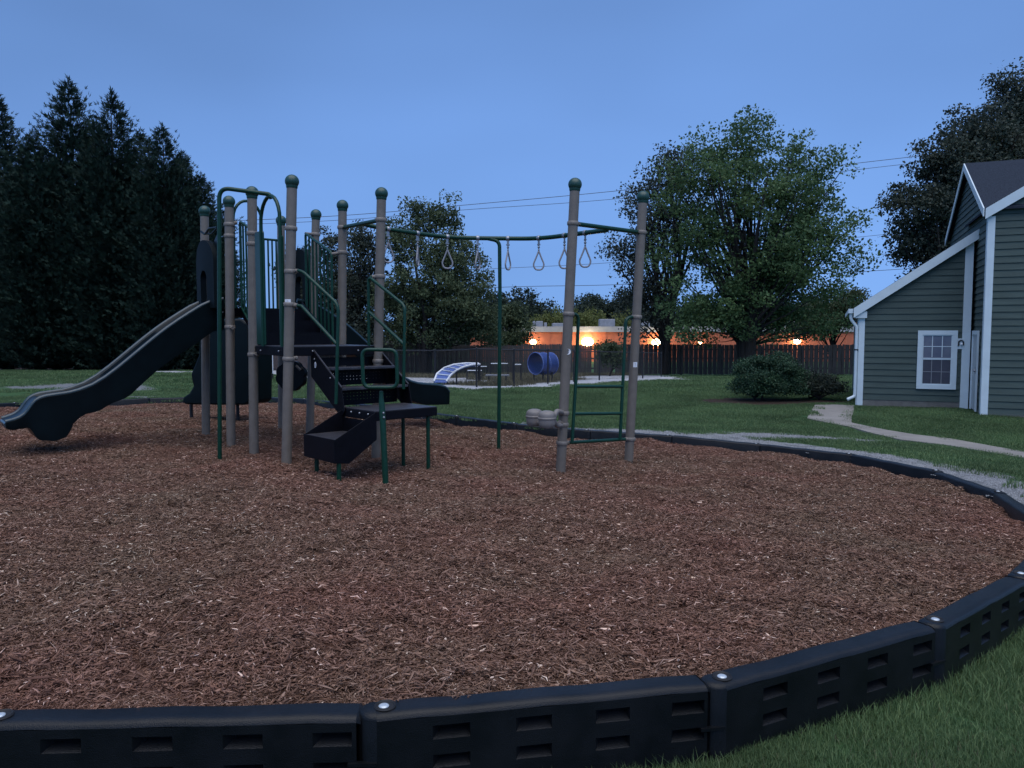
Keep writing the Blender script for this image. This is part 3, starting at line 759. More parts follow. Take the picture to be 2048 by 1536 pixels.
# stringers of inner steps
for s_, (pa_, pb_) in ((.13, (a1, b1)), (.87, (a1, b1))):
    p0 = a1.lerp(b1, s_); p1 = a2.lerp(b2, s_)
    m = MB(); m.prism([Vector((p0.x, p0.y, Z1 - .1)), Vector((p0.x, p0.y, Z1 + .1)), Vector((p1.x, p1.y, Z2 + .12)), Vector((p1.x, p1.y, Z2 - .1))], (b1 - a1).normalized() * .01); m.build('inner_stringer', m_deck, play)

# main stairs in local frame (a along vs_, b towards camera, z)
O_ = V(-2.528, 9.06, 0); vs_ = V(math.cos(.7454), math.sin(.7454), 0) * 1.068; us_ = V(-math.sin(.7454), math.cos(.7454), 0) * .909
def S(a, b, z): p = O_ + vs_ * a - us_ * b; return Vector((p.x, p.y, rel(z - .022)))
s0a, s1a = .19, 1.04; zs = [-.165, -.385, -.605, -.825]; run = .25
for sa in (s0a, s1a):
    m = MB(); m.prism([S(sa, -.005, -.155), S(sa, .75, -.60), S(sa, .82, -.86), S(sa, .75, -.94), S(sa, -.005, -.50)], vs_ * (.012 if sa == s1a else -.012)); st_ = m.build('stair_stringer', m_deck, play, bevel=.003)
    e = MB(); e.tube([S(sa, 0, -.153), S(sa, .75, -.598)], .008, 6); e.build('stringer_lip', m_decktop, st_)
    if sa == s0a:
        c = S(sa, .12, -.36) - vs_ * .014; m = MB(); uu = (-us_); n = 24
        vs = [c + uu * math.cos(q) * .022 + V(0, 0, 1) * math.sin(q) * .036 for q in [2 * math.pi * j / n for j in range(n)]]
        m.prism(vs, -vs_ * .003); m.build('maker_badge', m_white, st_)
        m = MB(); c2 = c - vs_ * .0045
        m.prism([c2 + uu * math.cos(q) * .011 + V(0, 0, 1) * math.sin(q) * .020 for q in [2 * math.pi * j / n for j in range(n)]], -vs_ * .001); m.build('badge_emblem', m_grey, st_)
    b = MB()
    for bb, zz in ((.10, -.29), (.5, -.5)): MB().sphere(S(sa, bb, zz) + vs_ * (.016 if sa == s1a else -.016), .010, 1, 10, 6).build('bolt_head', m_steel, st_, smooth=True)
for i in (1, 2):
    b0 = run * i - .02; m = MB(); z = zs[i]
    m.box(S(s0a + .004, b0 + .27, z - .028), vs_ * (s1a - s0a - .008), us_ * .27, V(0, 0, .028)); o = m.build('stair_tread', m_decktop, play, bevel=.004)
for i in range(3):
    b0 = run * (i + 1) - .03 + (.01 if i == 2 else 0); b0 = run * i + .012
    zt, zb_ = zs[i] - .03 - (.085 if i == 0 else 0), zs[i + 1] + .001
    # perforated riser: grid plate with square holes
    m = MB(); nxh, nzh = 19, 5; aa = np.linspace(s0a + .02, s1a - .02, nxh * 2 + 1); zz = np.linspace(zb_, zt, nzh * 2 + 1)
    for x in range(nxh * 2):
        for y in range(nzh * 2):
            if i and x % 2 == 1 and y % 2 == 1 and 2 < y < nzh * 2 - 1 and 3 < x < nxh * 2 - 3: 
                ca, cb = (aa[x] + aa[x + 1]) / 2, (zz[y] + zz[y + 1]) / 2; ha = (aa[x + 1] - aa[x]) * .12; hz = (zz[y + 1] - zz[y]) * .15
                o4 = [S(aa[x], b0, zz[y]), S(aa[x + 1], b0, zz[y]), S(aa[x + 1], b0, zz[y + 1]), S(aa[x], b0, zz[y + 1])]
                i4 = [S(ca - ha, b0, cb - hz), S(ca + ha, b0, cb - hz), S(ca + ha, b0, cb + hz), S(ca - ha, b0, cb + hz)]
                m.add(o4 + i4, [(0, 1, 5, 4), (1, 2, 6, 5), (2, 3, 7, 6), (3, 0, 4, 7)])
            else: m.add([S(aa[x], b0, zz[y]), S(aa[x + 1], b0, zz[y]), S(aa[x + 1], b0, zz[y + 1]), S(aa[x], b0, zz[y + 1])], [(0, 1, 2, 3)])
    m.build('stair_riser', m_deck, play)
# transfer platform
zp = -.825
m = MB(); q = [S(.20, .75, zp), S(.98, .75, zp), S(.98, 1.47, zp), S(.20, 1.47, zp)]
m.prism([p - V(0, 0, .10) for p in q], V(0, 0, .096)); tp = m.build('transfer_platform', m_deck, play, bevel=.006)
m = MB(); m.prism([p - V(0, 0, .002) for p in inq(q, .985)], V(0, 0, .007)); m.build('platform_surface', m_decktop, tp)
for a, b in ((.90, 1.40), (.92, .82)):
    p = S(a, b, 0); m = MB(); m.tube([V(p.x, p.y, M(p.x, p.y) - .15), V(p.x, p.y, rel(zp) - .1)], .022, 14); m.build('leg', m_green, play, smooth=True)
# lower step box
zt = -1.085
m = MB()
fl = [S(-.24, .76, zt), S(.20, .76, zt), S(.20, 1.46, zt), S(-.24, 1.46, zt)]
m.prism([p - V(0, 0, .02) for p in fl], V(0, 0, .02)); sb = m.build('lower_step', m_decktop, play)
for bb, dd_ in ((.75, -us_ * .012), (1.47, us_ * .012)):
    m = MB(); m.prism([S(-.25, bb, zt + .004), S(-.25, bb, zt - .24), S(-.10, bb, zt - .26), S(.22, bb, zp - .30), S(.22, bb, zp - .002)], dd_); m.build('step_side', m_deck, play, bevel=.003)
m = MB(); m.box(S(-.262, 1.47, zt - .24), vs_ * .012, us_ * .72, V(0, 0, .245)); m.build('step_front', m_deck, play, bevel=.003)
m = MB(); m.box(S(.19, 1.45, zp - .28), vs_ * .008, us_ * .69, V(0, 0, .175)); m.build('step_riser', m_deck, play)
b = MB()
for k in range(3): MB().sphere(S(.196, .95 + .19 * k, zp - .035), .012, 1, 10, 6).build('bolt_head', m_steel, play, smooth=True)
for a, b in ((-.16, .84), (-.20, 1.44)):
    p = S(a, b, 0); m = MB(); m.tube([V(p.x, p.y, M(p.x, p.y) - .15), V(p.x, p.y, rel(zt) - .2)], .024, 14); m.build('leg', m_green, play, smooth=True)
# grab handle on its leaning pole
Yh = 7.84
hb = W(772.5, 974, Yh - .02); hb.z = M(hb.x, hb.y)
ht = W(762.5, 782, Yh + .02)
m = MB(); m.tube([hb - V(0, 0, .15), W(766, 850, Yh), W(763.5, 806, Yh + .02), W(762.5, 795, Yh + .02), ht], .028, 16, radii=[.031, .031, .031, .022, .020])
gp = m.build('grab_pole', m_green, play, smooth=True)
lp = arc_path([W(758, 775, Yh), W(727, 775, Yh), W(724, 699, Yh), W(793, 700, Yh), W(795, 775, Yh), W(758, 775, Yh)], .075, 8)
m = MB(); m.tube(lp, .019, 14); m.build('grab_loop', m_green, gp, smooth=True)
for q_ in ((767, 826), (768, 835)): MB().sphere(W(*q_, Yh - .03), .012, 1, 10, 6).build('bolt_head', m_steel, gp, smooth=True)
# stair handrails
def rail(name, paths, r=.019):
    m = MB()
    for p in paths: m.tube(p, r, 12)
    return m.build(name, m_green, play, smooth=True)
YL0, YL1 = 8.90, 8.62
rail('stair_handrail', [arc_path([post_at('A0', 541), W(603, 541, YL0), W(677, 610, YL1), W(672, 808, YL1)], .09),
                        [post_at('A0', 609), W(603, 612, YL0), W(673, 688, YL1)]])
clamp('A0', 543, W(603, 541, YL0)); clamp('A0', 609, W(603, 612, YL0))
YR0, YR1 = 9.66, 9.15
rail('stair_handrail', [arc_path([W(738, 705, YR0), W(737, 553, YR0), W(810, 612, YR1), W(807, 778, YR1)], .08), [W(737, 623, YR0), W(809, 690, YR1)], [W(740, 554, YR0), post_at('B0', 552)]])
clamp('B0', 553, W(740, 554, YR0)); clamp('B0', 722, S(1.0, .0, -.2))
# deck clamps
for k, py in (('A0', 718), ('A1', 709), ('A2', 654)): clamp(k, py, flat('B0' if k == 'A0' else 'A0', Z1))
# picket barriers
def barrier(p0, p1, z0a, z0b, z1a, z1b, n, name='picket_barrier', r=.014):
    """p0,p1 plan points; z0*: bottom heights, z1*: top heights"""
    m = MB(); A = Vector((p0.x, p0.y, z1a)); B = Vector((p1.x, p1.y, z1b)); a = Vector((p0.x, p0.y, z0a)); b = Vector((p1.x, p1.y, z0b))
    m.tube(arc_path([a, A, B, b], .05), .018, 12); m.tube([a, b], .015, 10)
    for i in range(1, n): m.tube([a.lerp(b, i / n), A.lerp(B, i / n)], r, 8)
    return m.build(name, m_green, play, smooth=True)
ins = .15
bA = W(611, 467, 11.3); bB = W(663, 505, 10.6)
barrier(bA, bB, Z2 + .02, Z1 + .05, bA.z, bB.z, 7)
m = MB(); m.tube([bB - V(0, 0, .02), post_at('B1', 505)], .02, 12); m.build('barrier_arm', m_clamp, play, smooth=True); clamp('B1', 505)
m = MB(); m.tube([bA, post_at('B2', 469)], .02, 12); m.build('barrier_arm', m_clamp, play, smooth=True); clamp('B2', 469)
aA = W(480, 443, 10.5); aB = W(497, 456, 9.9)
barrier(aA, W(516, 467, 9.75), Z2, Z1 + .05, aA.z, W(516, 469, 9.75).z, 6)
clamp('A2', 449, aA); clamp('A2', 472, aA); clamp('A1', 467, W(530, 467, 9.75)); clamp('A1', 488)
# far end barrier A3-B3
barrier(flat('A3', Z2).lerp(flat('B3', Z2), .72), flat('B3', Z2), Z2 + .03, Z2 + .03, W(530, 478, 11.9).z, W(530, 478, 11.9).z, 5)
# barrier bay 0, B side (behind the stairs, mostly open) : low solid panel
# side panels between A1-A0 with arch opening
def on01(px, Y=None):
    a, b = POST['A1'][0], POST['A0'][0]
    best = min((abs(W(px, 600, a.y + (b.y - a.y) * t / 100).x - (a.x + (b.x - a.x) * t / 100)), t) for t in range(101)); t = best[1] / 100
    return Vector((a.x + (b.x - a.x) * t, a.y + (b.y - a.y) * t, 0))
def panel(pxa, pxb, pya, pyb, name='side_panel'):
    p, q = on01(pxa), on01(pxb); zt_ = W(pxa, pya, p.y).z; zb_ = Z1 + .02
    nrm = u.cross(V(0, 0, 1)).normalized() * .018
    m = MB(); m.prism(arc_path([V(p.x, p.y, zb_), V(p.x, p.y, zt_), V(q.x, q.y, zt_), V(q.x, q.y, zb_)], .04, 4), nrm); return m.build(name, m_green, play)
p1 = panel(512, 528, 465, 690); p2 = panel(558, 572, 472, 690)
la, lb = on01(525), on01(563)
ar = [V(la.x, la.y, Z1), V(la.x, la.y, W(525, 465, la.y).z)]
mid = (la + lb) / 2; ztp = W(544, 392, mid.y).z; zsh = W(525, 450, la.y).z
for k in range(1, 12):
    t = math.pi * k / 12; c = mid - (lb - la) / 2 * math.cos(t); ar.append(V(c.x, c.y, zsh + (ztp - zsh) * math.sin(t)))
ar += [V(lb.x, lb.y, W(562, 465, lb.y).z), V(lb.x, lb.y, Z1)]
m = MB(); m.tube(ar, .022, 12); m.build('arch_loop', m_green, play, smooth=True)
clamp('A0', 457, on01(572))
# fire pole
YP = 9.2
pole_top = V(mid.x, mid.y, ztp + .02)
pb_ = W(439, 925, YP); pb_.z = M(pb_.x, pb_.y)
corner = W(438.5, 375, YP)
m = MB(); m.tube(arc_path([pb_ - V(0, 0, .15), corner, pole_top, pole_top + V(.02, 0, -.05)], .13, 8), .025, 16); m.build('fire_pole', m_green, play, smooth=True)
# second arch at the upper deck entrance (between A2 and B2)
q0 = flat('A2', Z2); q1 = flat('B2', Z2); e0 = q0.lerp(q1, .06); e1 = q0.lerp(q1, .38)
ar = [V(e0.x, e0.y, Z2)]; mid2 = (e0 + e1) / 2; zt2 = W(490, 402, mid2.y).z; zs2 = W(520, 440, mid2.y).z; ar.append(V(e0.x, e0.y, zs2))
for k in range(1, 12):
    t = math.pi * k / 12; c = mid2 - (e1 - e0) / 2 * math.cos(t); ar.append(V(c.x, c.y, zs2 + (zt2 - zs2) * math.sin(t)))
ar.append(V(e1.x, e1.y, Z2)); m = MB(); m.tube(ar, .02, 12); m.build('arch_loop', m_green, play, smooth=True)

# slides ------------------------------------------------------------
rim_px = [(435.7, 596), (415, 602), (382, 623), (337, 652), (292, 688), (247, 726), (213, 753), (180, 773), (146, 783), (90, 791), (72, 798), (63, 809), (54, 824), (40, 834), (22, 840), (11, 843)]
bot_px = [(430, 660), (390, 690), (350, 715), (314, 742), (274, 778), (258, 796), (220, 807), (202, 823), (162, 829), (148, 850), (135, 874), (121, 879), (112, 883), (79, 881), (70, 872), (63, 858), (54, 856), (27, 861), (15, 860), (9, 853)]
O1s = (flat('A2', 0) + flat('A3', 0)) / 2; O1s.z = 0; ds = -v_; SW = .54
near_o = O1s - u * SW / 2
def plane_hit(px, py):
    r = ray(px, py); k = (near_o.dot(u) - V(0, 0, 0).dot(u)) / r.dot(u); p = r * k; p.z += CZ; return (p - V(near_o.x, near_o.y, 0)).dot(ds), p.z
rim = sorted(plane_hit(*p) for p in rim_px); bot = sorted(plane_hit(*p) for p in bot_px)
tend = rim[-1][0] - .005
rim = [(-.04, rim[0][1] + .0)] + rim; 
bot = [(-.04, bot[0][1])] + bot
def make_slide(Oc, d, wv, zoff, parent, hood=True, rim=rim, bot=bot, lip=True):
    tend = rim[-1][0] - .005
    ts = np.concatenate([np.linspace(-.04, tend - .7, 26), np.linspace(tend - .68, tend, 34)])
    zr = np.interp(ts, [a for a, _ in rim], [b for _, b in rim]) + zoff; zb = np.interp(ts, [a for a, _ in bot], [b for _, b in bot]) + zoff
    k5 = np.array([1, 2, 3, 2, 1]) / 9.; zr = np.convolve(np.pad(zr, 2, 'edge'), k5, 'valid'); zb = np.convolve(np.pad(zb, 1, 'edge'), [.25, .5, .25], 'valid')
    m = MB(); vs = []; h_ = SW / 2
    for t, a, b in zip(ts, zr, zb):
        dep = .17 * (1 - float(sstep(tend - .62, tend - .30, t)) * lip) + .012
        bed = max(a - dep, b + .015); c = Oc + d * t
        end = float(sstep(tend - .16, tend, t)); hh = h_ * (1 - .10 * end ** 2)
        # rounded rolled rims
        prof = [(-hh + .02, b), (-hh + .006, b + .25 * (a - b)), (-hh, a - .045), (-hh - .004, a - .022), (-hh + .008, a - .006), (-hh + .026, a), (-hh + .046, a - .005), (-hh + .060, a - .022), (-hh + .068, min(a - .03, bed + .06)), (-hh + .095, bed + .012), (-hh + .14, bed), (0, bed - .004)]
        prof = prof + [(-s, z) for s, z in reversed(prof[:-1])]
        vs += [V((c + wv * s).x, (c + wv * s).y, max(z, b) if i not in (0, len(prof) - 1) else z) for i, (s, z) in enumerate(prof)]
    n = len(prof); fs = []
    for i in range(len(ts) - 1):
        for j in range(n): fs.append((i * n + j, (i + 1) * n + j, (i + 1) * n + (j + 1) % n, i * n + (j + 1) % n))
    fs += [tuple(range(n)), tuple(reversed(range((len(ts) - 1) * n, len(ts) * n)))]
    m.add(vs, fs); sl = m.build('slide', m_slide, parent, smooth=True)
    for sg in (-1, 1):
        pr_ = []
        for t, a, b in zip(ts, zr, zb):
            end = float(sstep(tend - .16, tend, t)); hh = h_ * (1 - .10 * end ** 2) - .022; c = Oc + d * t; q = c + wv * (sg * hh); pr_.append(V(q.x, q.y, max(a, b + .02) - .012))
        mr = MB(); mr.tube(pr_[::2] + [pr_[-1]], .027, 12); mr.build('slide_rim', m_rim, sl, smooth=True)
    if lip:
        q0, q1 = Oc + d * (tend - .02) - wv * (h_ * .86), Oc + d * (tend - .02) + wv * (h_ * .86); zz_ = (zr[-1] + zb[-1]) / 2
        mr = MB(); mr.tube([V(q0.x, q0.y, zz_), V(q1.x, q1.y, zz_)], .036, 14); mr.build('slide_lip', m_rim, sl, smooth=True)
    if hood:  # moulded entrance hood: inverted U panel bulging outward
        z0 = Z2 + zoff; H = .93; W2 = .37; Oc = Oc - u * .05; outer = []; inner = []
        for k in range(25):
            a = math.pi * k / 24; outer.append((-math.cos(a) * W2 * (1 if .15 < a < 3 else 1), z0 + H - .30 + .30 * math.sin(a)))
            inner.append((-math.cos(a) * .13, z0 + .40 + .12 * math.sin(a)))
        outer = [(-W2, z0)] + outer + [(W2, z0)]; inner = [(-.13, z0)] + inner + [(.13, z0)]
        m = MB(); n = len(outer); vs = []
        for dd_ in (.04, .12):
            for L_ in (outer, inner):
                for s, z in L_: vs.append(V(0, 0, z) + V((Oc + d * (dd_ + .04 * math.cos(s * 3)) + wv * s).x, (Oc + d * (dd_ + .04 * math.cos(s * 3)) + wv * s).y, 0))
        fs = []
        for i in range(n - 1):
            fs += [(i, i + 1, n + i + 1, n + i), (2 * n + i, 3 * n + i, 3 * n + i + 1, 2 * n + i + 1), (i, 2 * n + i, 2 * n + i + 1, i + 1), (n + i, n + i + 1, 3 * n + i + 1, 3 * n + i)]
        m.add(vs, fs); m.build('slide_hood', m_hood, sl, smooth=True)
    return sl
make_slide(O1s, ds, u, 0, play)
O2s = (flat('B2', 0) + flat('B3', 0)) / 2; O2s.z = 0
rim2 = [(-.04, rel(.50)), (.3, rel(.42)), (.78, rel(.12)), (1.18, rel(-.22)), (1.62, rel(-.63)), (1.835, rel(-.79)), (2.1, rel(-.85)), (2.45, rel(-.885)), (2.62, rel(-.93)), (2.70, rel(-1.03))]
bot2 = [(-.04, rel(.15)), (.78, rel(-.25)), (1.3, rel(-.7)), (1.8, rel(-1.1)), (2.2, rel(-1.22)), (2.70, rel(-1.24))]
make_slide(O2s, v_, u, 0, play, rim=rim2, bot=bot2, lip=False)
# canopy horns seen beside the left hood
m = MB(); c0 = W(404, 464, 10.95); m.tube(arc_path([W(402, 463, 11.0), W(410, 469, 10.9), W(418, 457, 10.7), W(434, 455, 10.5)], .05), .016, 10); m.tube(arc_path([W(411, 467, 10.9), W(424, 468, 10.7), W(434, 456, 10.5)], .06), .016, 10)
m.build('hood_grip', m_slide, play, smooth=True)
# green side slab by the hood (entry panel of the upper deck)
p, q = flat('A2', 0), flat('A3', 0)
m = MB(); a = p.lerp(q, .10) + ds * .05; b = p.lerp(q, .30) + ds * .05
m.prism([V(a.x, a.y, Z2 - .02), V(a.x, a.y, Z2 + .98), V(b.x, b.y, Z2 + .86), V(b.x, b.y, Z2)], ds * .03); m.build('entry_panel', m_slide, play)

# climbing wall under/behind the upper deck: moulded black body with wavy edge
YC = 13.0
ol = [(400, 640), (398, 690), (396, 712), (386, 736), (381, 748), (383, 762), (386, 772), (378, 786), (366, 794), (363, 803), (369, 809), (430, 810), (489, 810), (497, 804), (498, 740), (498, 662), (492, 646), (480, 637)]
ol = [W(a, b, YC) for a, b in ol]
m = MB(); m.prism([p - u * 0 for p in ol], V(.25, .5, 0)); m.build('climbing_wall', m_slide, play, bevel=.03)
for px in (383, 476):
    p = W(px, 838, YC + .25); m = MB(); m.tube([V(p.x, p.y, M(p.x, p.y) - .1), V(p.x, p.y, W(px, 805, YC).z)], .028, 12); m.build('leg', m_black, play, smooth=True)
# steering disc: black lobed play panel under the deck
YD = 11.6; c = W(580, 752, YD); n = 72; pl = []
for k in range(n):
    a = 2 * math.pi * k / n; rr = .215 + .018 * abs(math.sin(4 * a + .4)); 
    pl.append(c + V(math.cos(a) * rr * .98, 0, math.sin(a) * rr))
m = MB(); m.prism(pl, V(.03, .07, 0)); wd = m.build('activity_disc', m_slide, play, bevel=.012)
m = MB(); m.tube([W(592, 731, YD - .03), W(601, 740, YD - .03)], .02, 8); m.build('disc_grip', m_clamp, wd)

# overhead ring climber
def beam_pt(t):
    xs_ = [0, .1, .24, .37, .5, .63, .75, .88, 1]
    px = [722, 770, 838, 900, 958, 1016, 1077, 1130, 1214]; py = [447, 458, 467.5, 475, 476.5, 477, 477.5, 471, 460]; yy = [10.2, 10.3, 10.62, 10.9, 11.02, 11.02, 10.85, 10.45, 9.62]
    return W(np.interp(t, xs_, px), np.interp(t, xs_, py), np.interp(t, xs_, yy))
bp = [beam_pt(t) for t in np.linspace(0, 1, 60)]
sm = [sum((bp[max(0, min(59, i + k))] for k in range(-4, 5)), Vector()) / 9 if 3 < i < 56 else bp[i] for i in range(60)]
m = MB(); m.tube(sm, .030, 14); m.build('overhead_beam', m_green, play, smooth=True)
cb = [post_at('B1', 455), post_at('B0', 440)]; m = MB(); m.tube(cb, .027, 14); m.build('crossbar', m_green, play, smooth=True); clamp('B1', 455, cb[1]); clamp('B0', 440, cb[0])
co_ = [post_at('O0', 447), post_at('O1', 465)]; m = MB(); m.tube(co_, .027, 14); m.build('crossbar', m_green, play, smooth=True); clamp('O0', 447, co_[1]); clamp('O1', 465, co_[0])
pbm = W(997, 889, 11.0); pbm.z = M(pbm.x, pbm.y)
m = MB(); m.tube(arc_path([W(974, 477, 11.02), W(999, 482, 11.0), W(1000, 600, 11.0), pbm - V(0, 0, .15)], .16, 8), .026, 14); m.build('support_pole', m_green, play, smooth=True)
rings = [(779, .4, 1), (837, 1.50, 1), (896, .1, 1), (956, 1.15, 1), (1016, 1.05, 1), (1077, .0, 1), (1128, .15, 1), (1169, .05, 1)]
def beam_at_px(px):
    best = None
    for a, b in zip(sm[:-1], sm[1:]):
        xa, xb = a.x / a.y * F / 1 + 1024, b.x / b.y * F + 1024
        if xa <= px <= xb: t = (px - xa) / (xb - xa); return a.lerp(b, t), (b - a).normalized()
    return sm[30], V(1, 0, 0)
for px, yaw, s in rings:
    c, d = beam_at_px(px); m = MB()
    m.tube([c - d * .022, c - d * .018, c + d * .018, c + d * .022], .037, 16, radii=[.034, .037, .037, .034])
    sx = d; m.box(c + V(0, 0, -.085) - sx * .016 - V(0, .02, 0), sx * .032, V(0, .04, 0), V(0, 0, .06))
    m.box(c + V(0, 0, -.098) - sx * .026 - V(0, .022, 0), sx * .052, V(0, .044, 0), V(0, 0, .018))
    m.sphere(c + V(0, 0, -.125), .017, 1.1, 10, 8); m.tube([c + V(0, 0, -.10), c + V(0, 0, -.175)], .008, 8); m.sphere(c + V(0, 0, -.16), .013, 1, 10, 8)
    hg = m.build('ring_hanger', m_steel, play, smooth=True)
    ax = V(math.cos(yaw), math.sin(yaw), 0); top = c + V(0, 0, -.175)
    pth = [top, top + ax * .035 + V(0, 0, -.09), top + ax * .078 + V(0, 0, -.19), top + ax * .045 + V(0, 0, -.26), top - ax * .045 + V(0, 0, -.26), top - ax * .078 + V(0, 0, -.19), top - ax * .035 + V(0, 0, -.09), top]
    m = MB(); m.tube(arc_path(pth, .035, 5), .0115, 10); m.build('ring_handle', m_ring, hg, smooth=True)
# ladder between the outer posts
def L2(px, py, off=0): # point between posts O0-O1 by px
    t = (px - 1140) / 125; return W(px, py, 9.16 + .84 * t + off)
m = MB(); m.tube(arc_path([post_at('O0', 628), L2(1157, 629), L2(1153, 740), L2(1144, 886)], .09), .021, 12); ld = m.build('ladder_rail', m_green, play, smooth=True)
m = MB(); m.tube(arc_path([post_at('O1', 634), L2(1252, 635), L2(1247, 740), L2(1240, 880)], .09), .021, 12); m.build('ladder_rail', m_green, play, smooth=True)
for (xa, ya, xb, yb) in ((1151, 773, 1246, 773), (1147, 828, 1242, 827)):
    m = MB(); m.tube([L2(xa, ya), L2(xb, yb)], .019, 12); m.build('ladder_rung', m_green, play, smooth=True)
m = MB(); m.tube([post_at('O0', 886), post_at('O1', 878)], .021, 12); m.build('ladder_rung', m_green, play, smooth=True)
clamp('O0', 628); clamp('O1', 634); clamp('O0', 886, post_at('O1', 878)); clamp('O1', 878, post_at('O0', 886)); 
# pods on post O0
pc = clamp('O0', 826, W(1105, 826, 8.95)); clamp('O0', 849, W(1112, 840, 9.0))
m = MB(); m.tube(arc_path([post_at('O0', 826), W(1113, 822, 8.9), W(1106, 838, 8.85), W(1113, 852, 8.95), post_at('O0', 850)], .06), .03, 12); m.build('pod_bracket', m_pod, play, smooth=True)
for px, py, Y in ((1069, 835, 9.15), (1094, 839, 8.85)):
    c = W(px, py, Y); m = MB(); n = 28
    prof = [(0, .105), (.045, .103), (.075, .092), (.092, .075), (.099, .055), (.099, .028), (.106, .020), (.106, .008), (.099, .000), (.099, -.04), (.094, -.075), (.075, -.098), (.04, -.104), (0, -.105)]
    vs = []; 
    for r_, z in prof[1:-1]:
        for k in range(n): a = 2 * math.pi * k / n; vs.append(c + V(r_ * math.cos(a), r_ * math.sin(a), z * .98))
    fs = [(i * n + k, i * n + (k + 1) % n, (i + 1) * n + (k + 1) % n, (i + 1) * n + k) for i in range(len(prof) - 3) for k in range(n)]
    fs += [tuple(range(n)), tuple(reversed(range((len(prof) - 3) * n, (len(prof) - 2) * n)))]
    m.add(vs, fs); m.build('stepping_pod', m_pod, play, smooth=True)
m = MB(); m.tube([W(1072, 845, 9.15), W(1094, 846, 8.9), W(1110, 842, 8.9)], .03, 10); m.build('pod_arm', m_pod, play, smooth=True)
# stickers
def sticker(k, py, wpx, hpx, dx=0):
    c = post_at(k, py); Y = c.y; s = Y / F; m = MB(); n = 6; vs = []
    for j in range(n + 1):
        a = -math.pi / 2 + (j / n - .5) * (wpx * s / PR); a += dx
        for z in (-.5, .5): vs.append(c + V(math.cos(a) * (PR + .0015), math.sin(a) * (PR + .0015), z * hpx * s))
    m.add(vs, [(2 * j, 2 * j + 2, 2 * j + 3, 2 * j + 1) for j in range(n)]); st_ = m.build('label_sticker', m_white, posts[k])
    m = MB(); vs = []; 
    for zz in (-.25, 0, .25):
        a0, a1_ = -math.pi / 2 + dx - .18, -math.pi / 2 + dx + .18
        q = [c + V(math.cos(a_) * (PR + .0028), math.sin(a_) * (PR + .0028), (zz + dz) * hpx * s) for a_, dz in ((a0, -.04), (a1_, -.04), (a1_, .04), (a0, .04))]; m.add(q, [(0, 1, 2, 3)])
    m.build('sticker_print', m_grey, posts[k])
sticker('A0', 606, 13, 14, -.15); sticker('O1', 729, 8, 10, .1)
c = post_at('O0', 703); m = MB(); n = 24
cc = c + V(0, -PR - .004, 0) + V(.012, 0, 0)
m.prism([cc + V(math.cos(q) * .034, .012 * abs(math.cos(q)), math.sin(q) * .034) for q in [2 * math.pi * j / n for j in range(n)]], V(0, .004, 0)); m.build('round_badge', m_white, posts['O0'])
m = MB(); c2 = cc - V(0, .0035, 0)
m.prism([c2 + V(x_ * .006, 0, z_ * .006) for x_, z_ in ((-1.6, -1.2), (-.4, -1.8), (1.2, -.9), (1.7, .6), (.9, 1.9), (.5, .4), (-.3, -.5))], V(0, .002, 0)); m.build('badge_emblem', m_grey, posts['O0'])

# ------------------------------------------------------------------ house
H0 = V(8.59, 19.15, 0); H1 = V(10.76, 18.25, 0)
hd = (H1 - H0).normalized(); hn = V(hd.y, -hd.x, 0)          # hn points to the viewer side
if hn.y > 0: hn = -hn
zg = CZ - 1.82
house = thing('house', 'green clapboard house with white trim, steep lean-to and shingled gable roof', 'house', (H1.x, H1.y, zg))
HW = (H1 - H0).length
def hp(a, out, z): p = H0 + hd * a + hn * out; return V(p.x, p.y, z)
EXP = .150
def clip_poly(poly, top):
    """clip 2D (s,z) polygon under top(s)=list of half-planes (k,c): z <= k*s+c"""
    for k, c in top:
        out = []
        for i in range(len(poly)):
            p, q = poly[i - 1], poly[i]; fp = p[1] - k * p[0] - c; fq = q[1] - k * q[0] - c
            if (fp <= 0) != (fq <= 0): t = fp / (fp - fq); out.append((p[0] + t * (q[0] - p[0]), p[1] + t * (q[1] - p[1])))
            if fq <= 0: out.append(q)
        poly = out
        if len(poly) < 3: return []
    return poly
def siding(org, d, nrm, s0, s1, z0, z1, top, name, holes=()):
    m = MB(); z = z0
    while z < z1:
        for a, b in split(s0, s1, z, z + EXP, holes):
            poly = clip_poly([(a, z), (b, z), (b, z + EXP), (a, z + EXP)], top)
            if len(poly) >= 3:
                off = lambda zz: .020 * (1 - (zz - z) / EXP) + .002
                vs = [V((org + d * s + nrm * off(zz)).x, (org + d * s + nrm * off(zz)).y, zz) for s, zz in poly]
                m.add(vs, [tuple(range(len(vs)))])
                lo = [i for i, p in enumerate(poly) if abs(p[1] - z) < 1e-6]
                if len(lo) == 2:
                    p, q = vs[lo[0]], vs[lo[1]]; m.add([p, q, q - nrm * .020, p - nrm * .020], [(0, 1, 2, 3)])
        z += EXP
    return m.build(name, m_siding, house)
def split(s0, s1, z0, z1, holes):
    segs = [(s0, s1)]
    for ha, hb_, hza, hzb in holes:
        if z1 > hza + .01 and z0 < hzb - .01:
            n_ = []
            for a, b in segs:
                if a < ha: n_.append((a, min(b, ha)))
                if b > hb_: n_.append((max(a, hb_), b))
            segs = n_
    out = []
    for a, b in segs:
        c = a + R.uniform(.6, 3.6)
        while c < b - .2: out.append((a, c - .003)); a = c; c += 3.66
        out.append((a, b))
    return out
# left block: front wall with rising roofline
z_eave = W(1716, 620, 19.15).z; z_hi = W(1934, 478, 18.3).z
slope = (z_hi - z_eave) / HW
siding(H0, hd, hn, .0, HW, zg + .17, z_hi + .3, [(slope, z_eave)], 'wall')
